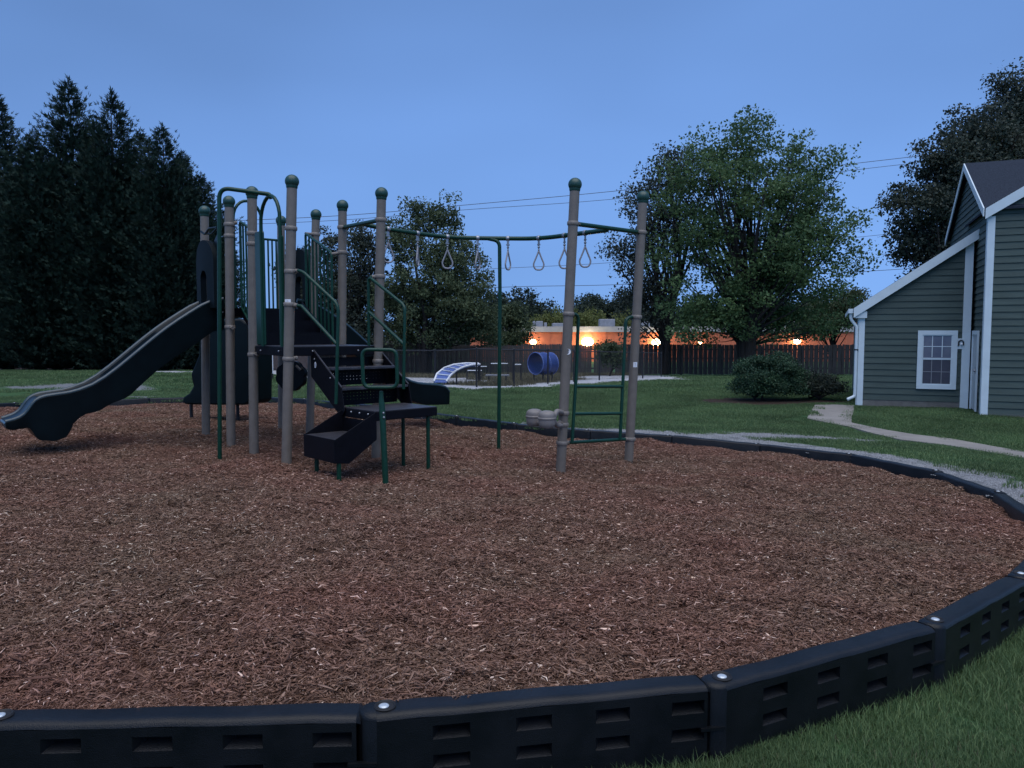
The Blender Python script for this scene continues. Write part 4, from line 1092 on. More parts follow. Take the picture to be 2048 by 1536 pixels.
# foundation strip
m = MB(); m.box(hp(.02, -.02, zg - .3), hd * (HW - .04), hn * .03, V(0, 0, .47)); m.build('foundation', m_found, house)
# back body so the house is solid
BD = 6.0
m = MB(); m.prism([hp(0, -.03, zg - .2), hp(HW, -.03, zg - .2), hp(HW, -.03, z_hi), hp(0, -.03, z_eave)], -hn * BD); m.build('wall', m_siding, house)
# roof of left block
ov = .14
m = MB(); r0 = hp(-ov, .12, z_eave + .10 - ov * slope); r1 = hp(HW + .10, .12, z_hi + .10 + .10 * slope)
m.prism([r0, r1, r1 + V(0, 0, .05), r0 + V(0, 0, .05)], -hn * (BD + .3)); m.build('roof', m_shingle, house)
# rake fascia
m = MB(); f0 = hp(-ov - .01, .125, z_eave + .105 - ov * slope); f1 = hp(HW + .12, .125, z_hi + .105 + .12 * slope)
m.prism([f0 - V(0, 0, .20), f1 - V(0, 0, .20), f1 + V(0, 0, .035), f0 + V(0, 0, .035)], hn * .025); m.build('rake_board', m_trim, house)
m = MB(); m.prism([f0 - V(0, 0, .19) , f1 - V(0, 0, .19), f1 - V(0, 0, .17), f0 - V(0, 0, .17)], -hn * .12); m.build('soffit', m_trim, house)
# corner boards
m = MB(); m.box(hp(-.02, .0, zg + .02), hd * .13, hn * .035, V(0, 0, z_eave - zg - .03)); m.build('corner_board', m_trim, house)
m = MB(); m.box(hp(-.05, -.0, zg + .02), -hn * .12, hd * .03, V(0, 0, z_eave - zg - .06)); m.build('corner_board', m_trim, house)
m = MB(); m.box(hp(-.13, .11, z_eave - .20), hd * .28, -hn * .14, V(0, 0, .16)); m.build('eave_return', m_trim, house)
m = MB(); m.box(hp(HW - .14, .0, zg + .02), hd * .17, hn * .036, V(0, 0, z_hi - zg - .10)); m.build('corner_board', m_trim, house)
# gutter and downspout
m = MB(); m.box(hp(-.27, .10, z_eave - .08), hd * .11, -hn * (BD), V(0, 0, .11)); m.build('gutter', m_trim, house)
dsp = arc_path([hp(-.21, .02, z_eave - .06), hp(-.21, .02, z_eave - .22), hp(-.07, .02, z_eave - .42), hp(-.07, .02, zg + .36), hp(-.07, .02, zg + .24), hp(-.24, .08, zg + .16)], .05, 4)
m = MB(); m.tube(dsp, .038, 10); m.build('downspout', m_trim, house, smooth=True)
m = MB(); m.box(hp(-.12, .06, zg + 1.38), hd * .10, -hn * .10, V(0, 0, .03)); m.build('downspout_strap', m_black, house)
# window
def wall_pt(px, py):
    r = ray(px, py); k = (H0.dot(hn)) / r.dot(hn); p = r * k; return (V(p.x, p.y, 0) - H0).dot(hd), p.z + CZ
wa, wzt = wall_pt(1836, 661); wb, wzb = wall_pt(1911, 779)
m = MB(); TW = .105
def frame(m, a, b, z0, z1, w, out, th):
    m.box(hp(a, out, z0), hd * w, hn * th, V(0, 0, z1 - z0)); m.box(hp(b - w, out, z0), hd * w, hn * th, V(0, 0, z1 - z0))
    m.box(hp(a + w, out, z0), hd * (b - a - 2 * w), hn * (th - .002), V(0, 0, w)); m.box(hp(a + w, out, z1 - w), hd * (b - a - 2 * w), hn * (th - .002), V(0, 0, w))
frame(m, wa, wb, wzb, wzt, TW, .012, .045); win = m.build('window', m_trim, house)
ia, ib, iz0, iz1 = wa + TW, wb - TW, wzb + TW, wzt - TW; zmid = (iz0 + iz1) / 2 + .04
m = MB(); m.box(hp(ia, .024, zmid), hd * (ib - ia), hn * .003, V(0, 0, iz1 - zmid)); m.build('pane', m_glass, win)
m = MB(); m.box(hp(ia, .022, iz0), hd * (ib - ia), hn * .003, V(0, 0, zmid - iz0)); m.build('pane', m_glass2, win)
m = MB()
frame(m, ia, ib, zmid - .015, iz1, .022, .0275, .014); frame(m, ia, ib, iz0, zmid - .016, .022, .0255, .012)
def muntins(z0, z1, out, w):
    mm_ = MB()
    for k in (1, 2): mm_.box(hp(ia + (ib - ia) * k / 3 - w / 2, out, z0 + .022), hd * w, hn * .008, V(0, 0, z1 - z0 - .044))
    mm_.box(hp(ia + .022, out - .0005, (z0 + z1) / 2 - w / 2), hd * (ib - ia - .044), hn * .007, V(0, 0, w)); return mm_
m.build('sash', m_trim, win); muntins(zmid, iz1, .0275, .017).build('muntin', m_trim, win)
m_munt = mat('screened_muntin', (.22, .23, .25), .7); muntins(iz0, zmid - .016, .0255, .015).build('muntin', m_munt, win)
# wall lamp on its white plate
la_, lz1 = wall_pt(1914, 677); lb_, lz0 = wall_pt(1929, 698)
m = MB(); m.box(hp(la_ + .01, .012, lz0), hd * (lb_ - la_ - .02), hn * .03, V(0, 0, lz1 - lz0)); lm = m.build('wall_lamp', m_trim, house)
m = MB(); cx = (la_ + lb_) / 2; zc2 = (lz0 + lz1) / 2
arch = [hp(cx + .05 * math.cos(a), .05 + .05 * math.sin(a), zc2 + .03 + .055 * math.sin(a)) for a in [math.pi * k / 12 for k in range(13)]]
m.tube([hp(cx - .05, .05, zc2 - .05)] + [hp(cx - .05 * math.cos(a), .05, zc2 + .02 + .06 * math.sin(a)) for a in [math.pi * k / 12 for k in range(13)]] + [hp(cx + .05, .05, zc2 - .03)], .016, 8); m.build('lamp_hood', m_black, lm, smooth=True)
m = MB(); m.sphere(hp(cx + .01, .07, zc2 - .01), .026, 1.3); m.build('lamp_bulb', m_wht2, lm, smooth=True)
# right wing: side wall from its front corner back, and front wall
K0 = V(10.35, 16.96, 0)                                  # front left corner
side_d = -hn; front_d = hd
z_e = W(1968, 420, 16.96).z; WD = 6.0; half = WD / 2
ap = K0 + side_d * half
z_r = W(1923, 334, ap.y).z; ks = (z_r - z_e) / half
# side wall : gable; coordinates s from K0 backwards
siding(K0, side_d, -hd, 0, WD, zg + .02, z_r + .2, [(ks, z_e), (-ks, z_e + 2 * ks * half)], 'wall', holes=())
FL = 6.0
kf = .62
siding(K0, front_d, hn, 0, FL, zg + .02, z_e + 3, [(kf, z_e), (-kf, z_e + kf * FL)], 'wall')
m = MB(); bk = .03
pp = lambda s, t, z: V(*(K0 + side_d * s + front_d * t).to_tuple()[:2], z)
m.prism([pp(bk, bk, zg - .2), pp(WD, bk, zg - .2), pp(WD, bk, z_e), pp(half, bk, z_r), pp(bk, bk, z_e)], front_d * (FL)); m.build('wall', m_siding, house)
m = MB(); m.box(pp(-.02, -.02, zg - .2), front_d * FL, side_d * .05, V(0, 0, .24)); m.build('foundation', m_found, house)
# main roof
m = MB(); o2 = .12; zo = .05
for sg in (0, 1):
    e_ = pp(-o2, -o2, z_e - ks * o2 + zo) if not sg else pp(WD + o2, -o2, z_e - ks * o2 + zo); r_ = pp(half, -o2, z_r + zo)
    m.prism([e_, r_, r_ + V(0, 0, .05), e_ + V(0, 0, .05)], front_d * (FL + o2))
m.build('roof', m_shingle, house)
# gable rake boards on the side wall
for sa, sb_ in ((-o2, half), (WD + o2, half)):
    p = pp(sa, -o2 - .002, (z_e - ks * o2) + zo + .005); q = pp(sb_, -o2 - .002, z_r + zo + .005); m = MB()
    m.prism([p - V(0, 0, .14), q - V(0, 0, .14), q + V(0, 0, .04), p + V(0, 0, .04)], -front_d * .025); m.build('rake_board', m_trim, house)
# front cross-gable roof and rake
g0 = pp(-.10, -.10, z_e - kf * .10 + .03); g1 = pp(-.10, FL / 2, z_e + kf * FL / 2 + .03); g2_ = pp(-.10, FL + .1, z_e - kf * .1 + .03)
m = MB()
for p, q in ((g0, g1), (g2_, g1)): m.prism([p, q, q + V(0, 0, .05), p + V(0, 0, .05)], side_d * 2.9)
m.build('roof', m_shingle, house)
m = MB()
for p, q in ((g0, g1), (g2_, g1)): m.prism([p - V(0, 0, .17), q - V(0, 0, .17), q + V(0, 0, .055), p + V(0, 0, .055)], hn * .025)
m.build('rake_board', m_trim, house)
# corner boards of the wing
m = MB(); m.box(pp(-.035, -.035, zg - .02), front_d * .14, side_d * .035, V(0, 0, z_e - zg - .12)); m.build('corner_board', m_trim, house)
m = MB(); m.box(pp(.0005, -.036, zg - .02), side_d * .13, front_d * .034, V(0, 0, z_e - zg - .13)); m.build('corner_board', m_trim, house)
# door in the side wall recess
ds0, ds1 = .50, 1.28; dz1 = W(1950, 664, 17.8).z
m = MB(); 
m.box(pp(ds0, -.030, zg + .03), side_d * .07, -front_d * .035, V(0, 0, dz1 - zg)); m.box(pp(ds1 - .07, -.030, zg + .03), side_d * .07, -front_d * .035, V(0, 0, dz1 - zg)); m.box(pp(ds0 + .07, -.030, dz1 - .06), side_d * (ds1 - ds0 - .14), -front_d * .034, V(0, 0, .09))
dr = m.build('door', m_trim, house)
m = MB(); m.box(pp(ds0 + .07, -.026, zg + .05), side_d * (ds1 - ds0 - .14), -front_d * .015, V(0, 0, dz1 - zg - .11)); m.build('door_leaf', mat('door_paint', (.42, .46, .47), .5, var=.1), dr)
m = MB(); m.sphere(pp(ds0 + .16, -.075, zg + .95), .03); m.box(pp(ds0 + .14, -.055, zg + .88), side_d * .05, -front_d * .01, V(0, 0, .16)); m.build('door_handle', m_steel, dr)

# ------------------------------------------------------------------ foliage builders
def leaf_quads(c, size, r, flat_=0.0, aspect=.6):
    n = len(c); d = r.normal(size=(n, 3)); d[:, 2] = d[:, 2] * (1 - flat_) - .25; d /= np.linalg.norm(d, axis=1)[:, None]
    a = r.normal(size=(n, 3)); s = np.cross(d, a); s /= np.linalg.norm(s, axis=1)[:, None] + 1e-9
    L_ = (size * (.6 + .8 * r.random(n)))[:, None]; w = L_ * aspect * .5
    v = np.stack([c - d * L_ * .5, c + s * w, c + d * L_ * .5, c - s * w], 1).reshape(-1, 3)
    return v, np.arange(n * 4).reshape(-1, 4)
def broadleaf(name, label, cat, base, H, lobes, seed, mfol, nclump, nleaf, size, clump_r=.42, trunk_r=.28, trunk_h=.18, group=None, limbs=26, fork=1, ragged=.35):
    """lobes: (dx,dy,dz,rx,ry,rz) in metres relative to the base"""
    r = np.random.default_rng(seed); base = Vector(base)
    t = thing(name, label, cat, base, group)
    vol = np.array([l[3] * l[4] * l[5] for l in lobes]) ** .75; vol /= vol.sum()
    pick = r.choice(len(lobes), nclump, p=vol); cl = []
    for k in pick:
        l = lobes[k]; d = r.normal(size=3); d /= np.linalg.norm(d); rad = r.random() ** .42 * (1 + r.normal() * ragged * .25)
        cl.append((l[0] + d[0] * l[3] * rad, l[1] + d[1] * l[4] * rad, l[2] + d[2] * l[5] * rad))
    cl = np.array(cl); cl = cl[cl[:, 2] > .25]
    n = len(cl); cnt = nleaf // n
    cr_ = clump_r * (.6 + .8 * r.random(n))
    cen = np.repeat(cl, cnt, 0) + np.clip(r.normal(size=(n * cnt, 3)), -1.5, 1.5) * np.repeat(cr_, cnt)[:, None] * np.array([1, 1, .65])
    vv, qq = leaf_quads(cen, size, r)
    tint = np.clip(np.repeat(r.random(n), cnt) * .6 + r.random(n * cnt) * .4, 0, 1)
    np_mesh('crown', vv + np.array(base), qq, mfol, parent=t, attrs=dict(tint=('FACE', tint)))
    m = MB(); th = H * trunk_h
    tips = cl[r.permutation(n)[:limbs]]
    top = base + V(0, 0, H * .62)
    forks = []
    for k in range(fork):
        a = 2 * math.pi * k / fork + r.random(); sp = 0 if fork == 1 else .16 * H
        e = base + V(math.cos(a) * sp, math.sin(a) * sp, H * (.55 + .25 * r.random()))
        st_ = base + V(math.cos(a) * .12, math.sin(a) * .12, -.1) if fork > 1 else base + V(0, 0, -.1)
        mid = st_.lerp(e, .45) + V(r.normal() * .15, r.normal() * .15, 0) - V(math.cos(a), math.sin(a), 0) * (.04 * H if fork > 1 else 0)
        pts = [st_, st_.lerp(mid, .5), mid, mid.lerp(e, .5) + V(r.normal() * .1, r.normal() * .1, 0), e]
        tr = trunk_r * (1 if fork == 1 else .62)
        m.tube(pts, tr, 9, radii=[tr * 1.25, tr, tr * .8, tr * .5, tr * .15]); forks.append(pts)
    for tp_ in tips:
        tp_ = base + Vector(tp_); pts = forks[int(r.integers(len(forks)))]
        f = float(np.clip((tp_.z - base.z) / H - .25, .22, .80)); i = f * 4; j = int(i); s_ = pts[j].lerp(pts[min(4, j + 1)], i - j)
        c1 = s_.lerp(tp_, .5) + V(0, 0, -.05 * (tp_ - s_).length) ; L_ = (tp_ - s_).length
        r0 = .022 + .012 * L_
        m.tube([s_, s_.lerp(c1, .5) + V(0, 0, .04 * L_), c1 + V(0, 0, .03 * L_), c1.lerp(tp_, .6), tp_], r0, 6, radii=[r0, r0 * .75, r0 * .5, r0 * .3, r0 * .12])
    m.build('trunk', m_bark, t, smooth=True)
    return t

def conifer_mesh(seed, H, Rb, ntips=1500):
    """feathery cypress: branches sweep up, each carries flat sprays"""
    r = np.random.default_rng(seed); C_ = []; D_ = []; S_ = []; T_ = []
    leaders = [(0, 0, H)] + [(math.cos(q) * Rb * (.3 + .4 * r.random()), math.sin(q) * Rb * (.3 + .4 * r.random()), H * (.50 + .40 * r.random())) for q in r.random(7) * 6.283]
    for li, (lx, ly, lh) in enumerate(leaders):
        nb = int(ntips * (1 if li == 0 else .17))
        for _ in range(nb):
            f = r.random() ** .8; z = lh * (1 - f) ; z = max(.15, z)
            rr = (Rb if li == 0 else Rb * .5) * min(1.0, (1 - z / lh) * 1.9 + .03) ** .85
            a = r.random() * 6.283; lift = .35 + .5 * (z / lh) + r.normal() * .12
            L_ = rr * (.50 + .5 * r.random() + (.35 if r.random() < .12 else 0)); zt = z + L_ * lift
            ns = max(2, int(L_ / .16))
            for k in range(ns):
                t = .25 + .75 * (k + r.random()) / ns
                p = np.array([lx * min(1, z / lh + .3) + math.cos(a) * L_ * t, ly * min(1, z / lh + .3) + math.sin(a) * L_ * t, z + (zt - z) * t ** 1.4])
                d = np.array([math.cos(a), math.sin(a), lift * 1.6 * t]); d += r.normal(size=3) * .35; d /= np.linalg.norm(d)
                C_.append(p + r.normal(size=3) * .06); D_.append(d); S_.append(.36 * (1.15 - .45 * t)); T_.append(t)
        for k in range(14): C_.append(np.array([lx, ly, lh - k * .09 + .25])); D_.append(np.array([r.normal() * .35, r.normal() * .35, 1.0])); S_.append(.30); T_.append(1)
    C_ = np.array(C_); D_ = np.array(D_); S_ = np.array(S_); T_ = np.array(T_); D_ /= np.linalg.norm(D_, axis=1)[:, None]
    n = len(C_); side = np.cross(D_, r.normal(size=(n, 3))); side /= np.linalg.norm(side, axis=1)[:, None]
    vv = []; 
    for sgn, ang in ((0, 0), (1, .6), (-1, .6)):    # three narrow blades fan out
        d = D_ * math.cos(ang) + side * math.sin(ang) * sgn; s = np.cross(d, np.cross(side, D_)); s /= np.linalg.norm(s, axis=1)[:, None] + 1e-9
        Ln = (S_ * (1 if sgn == 0 else .7))[:, None]
        vv.append(np.stack([C_, C_ + d * Ln * .45 + s * Ln * .11, C_ + d * Ln, C_ + d * Ln * .45 - s * Ln * .11], 1))
    v = np.concatenate(vv, 0).reshape(-1, 3); q = np.arange(len(v)).reshape(-1, 4)
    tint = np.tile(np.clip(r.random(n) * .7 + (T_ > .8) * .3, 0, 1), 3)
    return v, q, tint

# ------------------------------------------------------------------ cypress row on the left
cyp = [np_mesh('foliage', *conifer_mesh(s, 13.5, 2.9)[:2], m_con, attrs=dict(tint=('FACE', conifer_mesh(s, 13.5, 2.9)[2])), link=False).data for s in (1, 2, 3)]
tm = MB(); tm.tube([V(0, 0, -.2), V(0.05, 0, 5), V(0, .05, 12.6)], .2, 8, radii=[.24, .15, .02]); 
tmesh = mesh_obj('trunk', tm.v, tm.f, m_bark); tdat = tmesh.data; bpy.data.objects.remove(tmesh)
CYP = [(-70, 200, 39, 'leaf'), (10, 186, 39.5, ''), (78, 262, 38, ''), (153, 158, 39, ''), (236, 182, 38.5, ''), (290, 262, 40.5, ''), (334, 250, 38, ''), (372, 303, 39, ''), (408, 352, 39.5, '')]
cl_lab = ['dark feathery cypress cut by the left frame edge', 'dark cypress whose tip stands nearest the upper left corner', 'shorter dark cypress in the dip left of the tallest one', 'tallest dark cypress of the row, with the highest pointed tip',
          'second tallest dark cypress, just right of the highest one', 'dark cypress filling behind, between the two right-hand pointed tips', 'dark cypress with a thin pointed tip, above the left slide', 'dark cypress on the sloping right shoulder of the row', 'lowest dark cypress at the right end of the row, beside the playset']
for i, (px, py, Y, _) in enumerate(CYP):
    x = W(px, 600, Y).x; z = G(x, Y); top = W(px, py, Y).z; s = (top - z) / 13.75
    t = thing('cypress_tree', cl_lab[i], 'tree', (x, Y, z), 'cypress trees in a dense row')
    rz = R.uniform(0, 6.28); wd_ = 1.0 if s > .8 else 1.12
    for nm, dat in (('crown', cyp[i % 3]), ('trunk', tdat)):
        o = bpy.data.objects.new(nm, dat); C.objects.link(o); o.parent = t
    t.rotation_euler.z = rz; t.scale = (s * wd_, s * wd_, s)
# a dark second row closes the gaps low down
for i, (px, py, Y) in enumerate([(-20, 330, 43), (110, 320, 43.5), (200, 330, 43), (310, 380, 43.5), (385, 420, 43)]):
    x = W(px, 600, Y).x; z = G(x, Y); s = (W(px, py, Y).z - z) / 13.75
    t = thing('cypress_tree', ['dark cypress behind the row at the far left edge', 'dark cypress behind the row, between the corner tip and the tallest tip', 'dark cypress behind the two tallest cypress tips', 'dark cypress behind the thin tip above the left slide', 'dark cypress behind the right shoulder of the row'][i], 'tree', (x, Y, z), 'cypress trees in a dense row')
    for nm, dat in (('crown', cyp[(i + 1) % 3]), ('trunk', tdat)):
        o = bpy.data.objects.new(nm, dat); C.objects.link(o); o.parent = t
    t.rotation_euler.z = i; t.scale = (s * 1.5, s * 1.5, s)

# ------------------------------------------------------------------ big trees
def lobes_px(Y, base, items):
    out = []
    for (cx, cy, rx, ry) in items:
        c = W(cx, cy, Y) - base; k = Y / F; out.append((c.x, R.uniform(-1, 1) * rx * k * .35, c.z, rx * k, rx * k * .9, ry * k))
    return out
bx = W(1492, 700, 42); bx.z = G(bx.x, 42)
broadleaf('maple_tree', 'large rounded green maple before the wooden fence, left of the house', 'tree', bx, 15.0,
          lobes_px(42, bx, [(1490, 300, 90, 62), (1600, 330, 85, 70), (1400, 360, 95, 75), (1640, 440, 90, 80), (1500, 420, 130, 110), (1390, 480, 100, 90), (1450, 590, 120, 70), (1600, 560, 110, 80), (1570, 642, 95, 42), (1400, 640, 90, 45), (1480, 650, 70, 35), (1690, 540, 55, 45), (1500, 245, 30, 30), (1560, 500, 120, 100)]),
          21, m_maple, 470, 58000, .17, clump_r=.42, trunk_r=.30, fork=6, limbs=150, ragged=.6)
bx = W(1330, 700, 46); bx.z = G(bx.x, 46)
broadleaf('dusky_tree', 'thin dark-leaved tree whose crown shows left of the green maple, behind it', 'tree', bx, 13.0,
          lobes_px(45, bx, [(1350, 340, 60, 55), (1310, 400, 60, 60), (1275, 500, 55, 65), (1300, 590, 60, 55), (1360, 450, 60, 80), (1330, 640, 70, 40)]),
          22, m_brown, 260, 17000, .17, clump_r=.40, trunk_r=.2, fork=3, limbs=60, ragged=.6)
bx = W(850, 700, 43.5); bx.z = G(bx.x, 43.5)
broadleaf('leafy_tree', 'bushy green tree behind the ring climber beam', 'tree', bx, 9.8,
          lobes_px(43.5, bx, [(838, 425, 42, 40), (890, 440, 28, 40), (820, 480, 60, 50), (900, 510, 70, 55), (850, 580, 85, 70), (930, 600, 62, 65), (800, 620, 60, 60), (950, 650, 60, 40), (860, 655, 90, 45)]),
          23, m_dusk, 400, 52000, .15, clump_r=.32, trunk_r=.25, fork=3, limbs=50, ragged=.5)
bx = W(690, 700, 45); bx.z = G(bx.x, 45)
broadleaf('leafy_tree', 'loose dark green tree behind the stairs and middle posts', 'tree', bx, 9.0,
          lobes_px(45, bx, [(660, 500, 45, 42), (720, 500, 45, 42), (690, 570, 60, 50), (740, 590, 50, 55), (640, 600, 50, 60), (700, 660, 80, 45), (600, 560, 35, 60), (610, 650, 45, 50)]),
          24, m_brown, 330, 32000, .16, clump_r=.34, trunk_r=.25, fork=4, limbs=60, ragged=.6)
bx = W(1020, 700, 50); bx.z = G(bx.x, 50)
broadleaf('small_tree', 'small brownish tree between the support pole and the left lamp', 'tree', bx, 5.0,
          lobes_px(50, bx, [(1015, 640, 28, 35), (1045, 655, 22, 28), (990, 665, 25, 30), (1030, 685, 35, 20)]), 25, m_dusk, 90, 8000, .16, clump_r=.3, trunk_r=.12, limbs=14)
bx = W(1905, 700, 42); bx.z = G(bx.x, 42)
broadleaf('tall_tree', 'tall dark tree rising behind the house roof', 'tree', bx, 16.5,
          lobes_px(42, bx, [(1960, 260, 65, 65), (1900, 330, 70, 55), (1850, 410, 70, 50), (1830, 480, 50, 45), (1950, 400, 80, 80), (2000, 330, 70, 70), (1880, 500, 60, 50), (1870, 560, 50, 40)]),
          26, m_brown, 400, 44000, .18, clump_r=.40, trunk_r=.4, fork=4, limbs=90, ragged=.6)
bx = W(2060, 700, 44); bx.z = G(bx.x, 44)
broadleaf('tall_tree', 'dark tree crown cut by the right frame edge above the roof', 'tree', bx, 19,
          lobes_px(44, bx, [(2030, 190, 50, 50), (2060, 260, 80, 80), (2100, 330, 80, 80), (2010, 300, 50, 50)]), 27, m_brown, 260, 28000, .18, clump_r=.44, trunk_r=.4, fork=3, limbs=50, ragged=.6)
bx = W(1670, 700, 52); bx.z = G(bx.x, 52)
broadleaf('leafy_tree', 'yellowish green tree lit by the lamps beside the lean-to eave', 'tree', bx, 7.0,
          lobes_px(52, bx, [(1660, 630, 45, 40), (1700, 610, 35, 35), (1620, 650, 40, 25)]), 28, m_dusk, 140, 12000, .18, clump_r=.36, trunk_r=.15, limbs=20)
# ornamental grass / sapling by the fence behind the ladder
bx = W(1218, 740, 43); bx.z = G(bx.x, 43)
broadleaf('sapling', 'young sapling against the wooden fence, seen through the ladder', 'sapling', bx, 2.3,
          lobes_px(43, bx, [(1215, 700, 22, 26), (1230, 720, 18, 20)]), 29, m_dusk, 40, 2500, .14, clump_r=.2, trunk_r=.04, limbs=8)
# bushes by the house
bx = V(6.75, 20.9, G(6.75, 20.9))
broadleaf('round_bush', 'large rounded green bush left of the house, on a dark bed', 'bush', bx, 1.25,
          [(-.02, 0, .62, .72, .7, .64), (.42, .1, .62, .70, .7, .64), (.72, 0, .42, .5, .6, .44), (-.22, -.1, .38, .55, .6, .42)], 31, m_bush, 420, 46000, .05, clump_r=.10, trunk_r=.05, limbs=24, fork=3)
bx = V(8.25, 21.0, G(8.25, 21.0))
broadleaf('low_bush', 'low ragged dark bush between the round bush and the downspout', 'bush', bx, .85,
          [(0, 0, .35, .55, .5, .38), (.3, -.1, .3, .4, .4, .3), (-.4, 0, .42, .4, .4, .4)], 32, m_brown, 160, 12000, .055, clump_r=.11, trunk_r=.03, limbs=14, fork=3)

# ------------------------------------------------------------------ wooden fence
YF = 47.0
xl = W(640, 700, YF).x; xr = W(1960, 700, YF).x
fence = thing('wooden_fence', 'grey weathered wooden privacy fence of upright boards across the back', 'fence', ((xl + xr) / 2, YF, G((xl + xr) / 2, YF)))
bay = 2.44; nb = int((xr - xl) / bay)
for i in range(nb):
    x0 = xl + i * bay; m = MB(); zt_ = W(1024, 689, YF).z + R.uniform(-.03, .03); x = x0 + .01; k = 0
    while x < x0 + bay - .02:
        w = .135; yy = YF + (-.03 if k % 2 else .012); ztp_ = zt_ + R.uniform(-.025, .02); zb_ = G(x, YF) + .03 + R.uniform(0, .03); e = .03
        skip = R.random() < .012
        if not skip: m.prism([V(x, yy, zb_), V(x + w, yy, zb_), V(x + w, yy, ztp_ - e), V(x + w - e, yy, ztp_), V(x + e, yy, ztp_), V(x, yy, ztp_ - e)], V(0, .018, 0))
        x += w + R.uniform(.002, .012); k += 1
    m.build('board_panel', m_wood, fence)
    m = MB()
    for zz in (.35, .95, 1.5): m.box(V(x0, YF + .032, G(x0, YF) + zz), V(bay - .002, 0, 0), V(0, .04, 0), V(0, 0, .09))
    m.build('rail', m_wood, fence)
    m = MB(); m.box(V(x0 - .05, YF + .074, G(x0, YF) - .2), V(.1, 0, 0), V(0, .1, 0), V(0, 0, 1.95)); m.build('fence_post', m_wood, fence)

# ------------------------------------------------------------------ chain-link fence of the dog park
def mesh_material():
    m = bpy.data.materials.new('chain_link'); m.use_nodes = True; nt = m.node_tree; b = nt.nodes['Principled BSDF']
    b.inputs['Base Color'].default_value = (.015, .016, .018, 1); b.inputs['Roughness'].default_value = .6
    co = nt.nodes.new('ShaderNodeAttribute'); co.attribute_name = 'uvm'
    sep = nt.nodes.new('ShaderNodeSeparateXYZ'); nt.links.new(co.outputs['Vector'], sep.inputs[0])
    res = []
    for sg in (1, -1):
        a = nt.nodes.new('ShaderNodeMath'); a.operation = 'MULTIPLY_ADD'; a.inputs[1].default_value = sg; nt.links.new(sep.outputs['Z'], a.inputs[0]); nt.links.new(sep.outputs['X'], a.inputs[2])
        f = nt.nodes.new('ShaderNodeMath'); f.operation = 'PINGPONG'; f.inputs[1].default_value = .035; nt.links.new(a.outputs[0], f.inputs[0])
        l = nt.nodes.new('ShaderNodeMath'); l.operation = 'LESS_THAN'; l.inputs[1].default_value = .0035; nt.links.new(f.outputs[0], l.inputs[0]); res.append(l.outputs[0])
    mxm = nt.nodes.new('ShaderNodeMath'); mxm.operation = 'MAXIMUM'; nt.links.new(res[0], mxm.inputs[0]); nt.links.new(res[1], mxm.inputs[1])
    nt.links.new(mxm.outputs[0], b.inputs['Alpha']); return m
m_mesh = mesh_material()
cpts = [(760, 700, 763, 33.5), (870, 701, 765, 30.0), (953, 698, 775, 26.6), (1028, 700, 773, 27.3), (1096, 700, 768, 29.2), (1148, 702, 765, 30.8), (1199, 703, 761, 32.8), (1286, 705, 758, 36.0), (1323, 706, 753, 40.5)]
cf = thing('chain_link_fence', 'low black chain-link fence round the dog park with thin posts', 'fence', (W(1028, 773, 27.3).x, 27.3, G(0.07, 27.3)))
tops = []
fpts = [(500, 696, 41.0), (620, 697, 38.0)] + [(a, b, d) for a, b, c, d in cpts]
for i, (px, py, Y) in enumerate(fpts):
    tpt = W(px, py, Y); tops.append(tpt); m = MB(); m.tube([V(tpt.x, tpt.y, G(tpt.x, tpt.y) - .1), tpt + V(0, 0, .03)], .032 if i not in (3,) else .045, 10); m.sphere(tpt + V(0, 0, .03), .036, 1, 10, 6); m.build('fence_post', m_black, cf, smooth=True)
for a, b in zip(tops[:-1], tops[1:]):
    m = MB(); m.tube([a, b], .022, 8); m.build('top_rail', m_black, cf, smooth=True)
    me_v = [V(a.x, a.y, G(a.x, a.y) + .03), V(b.x, b.y, G(b.x, b.y) + .03), b - V(0, 0, .015), a - V(0, 0, .015)]
    o = mesh_obj('chain_link_mesh', me_v, [(0, 1, 2, 3)], m_mesh, cf); at = o.data.attributes.new('uvm', 'FLOAT_VECTOR', 'POINT'); Lg = math.hypot(b.x - a.x, b.y - a.y)
    for j, (s_, z_) in enumerate(((0, me_v[0].z), (Lg, me_v[1].z), (Lg, me_v[2].z), (0, me_v[3].z))): at.data[j].vector = (s_ + 10, 0, z_ + 10)

# ------------------------------------------------------------------ dog park equipment
YA = 28.8
base = W(900, 765, YA)
ramp = thing('agility_ramp', 'blue arched agility ramp with white edges behind the chain-link fence', 'ramp', (base.x, YA, G(base.x, YA)))
railA = [W(a, b, y) for a, b, y in ((868, 764, 29.0), (874, 749, 29.2), (889, 737, 29.4), (908, 730.5, 29.6), (932, 728, 29.8), (957, 728.5, 30.0))]
railB = [W(a, b, y) for a, b, y in ((893, 764, 28.4), (901, 752, 28.5), (913, 742, 28.6), (928, 735, 28.8), (944, 731, 29.0), (960, 730, 29.2))]
def dense(P_, k=6):
    o = []
    for a, b in zip(P_[:-1], P_[1:]): o += [a.lerp(b, i / k) for i in range(k)]
    return o + [P_[-1]]
RA, RB = dense(railA), dense(railB)
m = MB()
for i in range(len(RA) - 1): m.prism([RA[i], RA[i + 1], RB[i + 1], RB[i]], V(0, 0, -.03))
m.build('ramp_deck', m_blue2, ramp)
for P_ in (RA, RB): m = MB(); m.tube([p + V(0, 0, .03) for p in P_], .038, 8); m.build('side_rail', m_wht2, ramp, smooth=True)
for i in range(2, len(RA), 4): m = MB(); m.tube([RA[i] + V(0, 0, .02), RB[i] + V(0, 0, .02)], .022, 6); m.build('cleat', m_wht2, ramp, smooth=True)
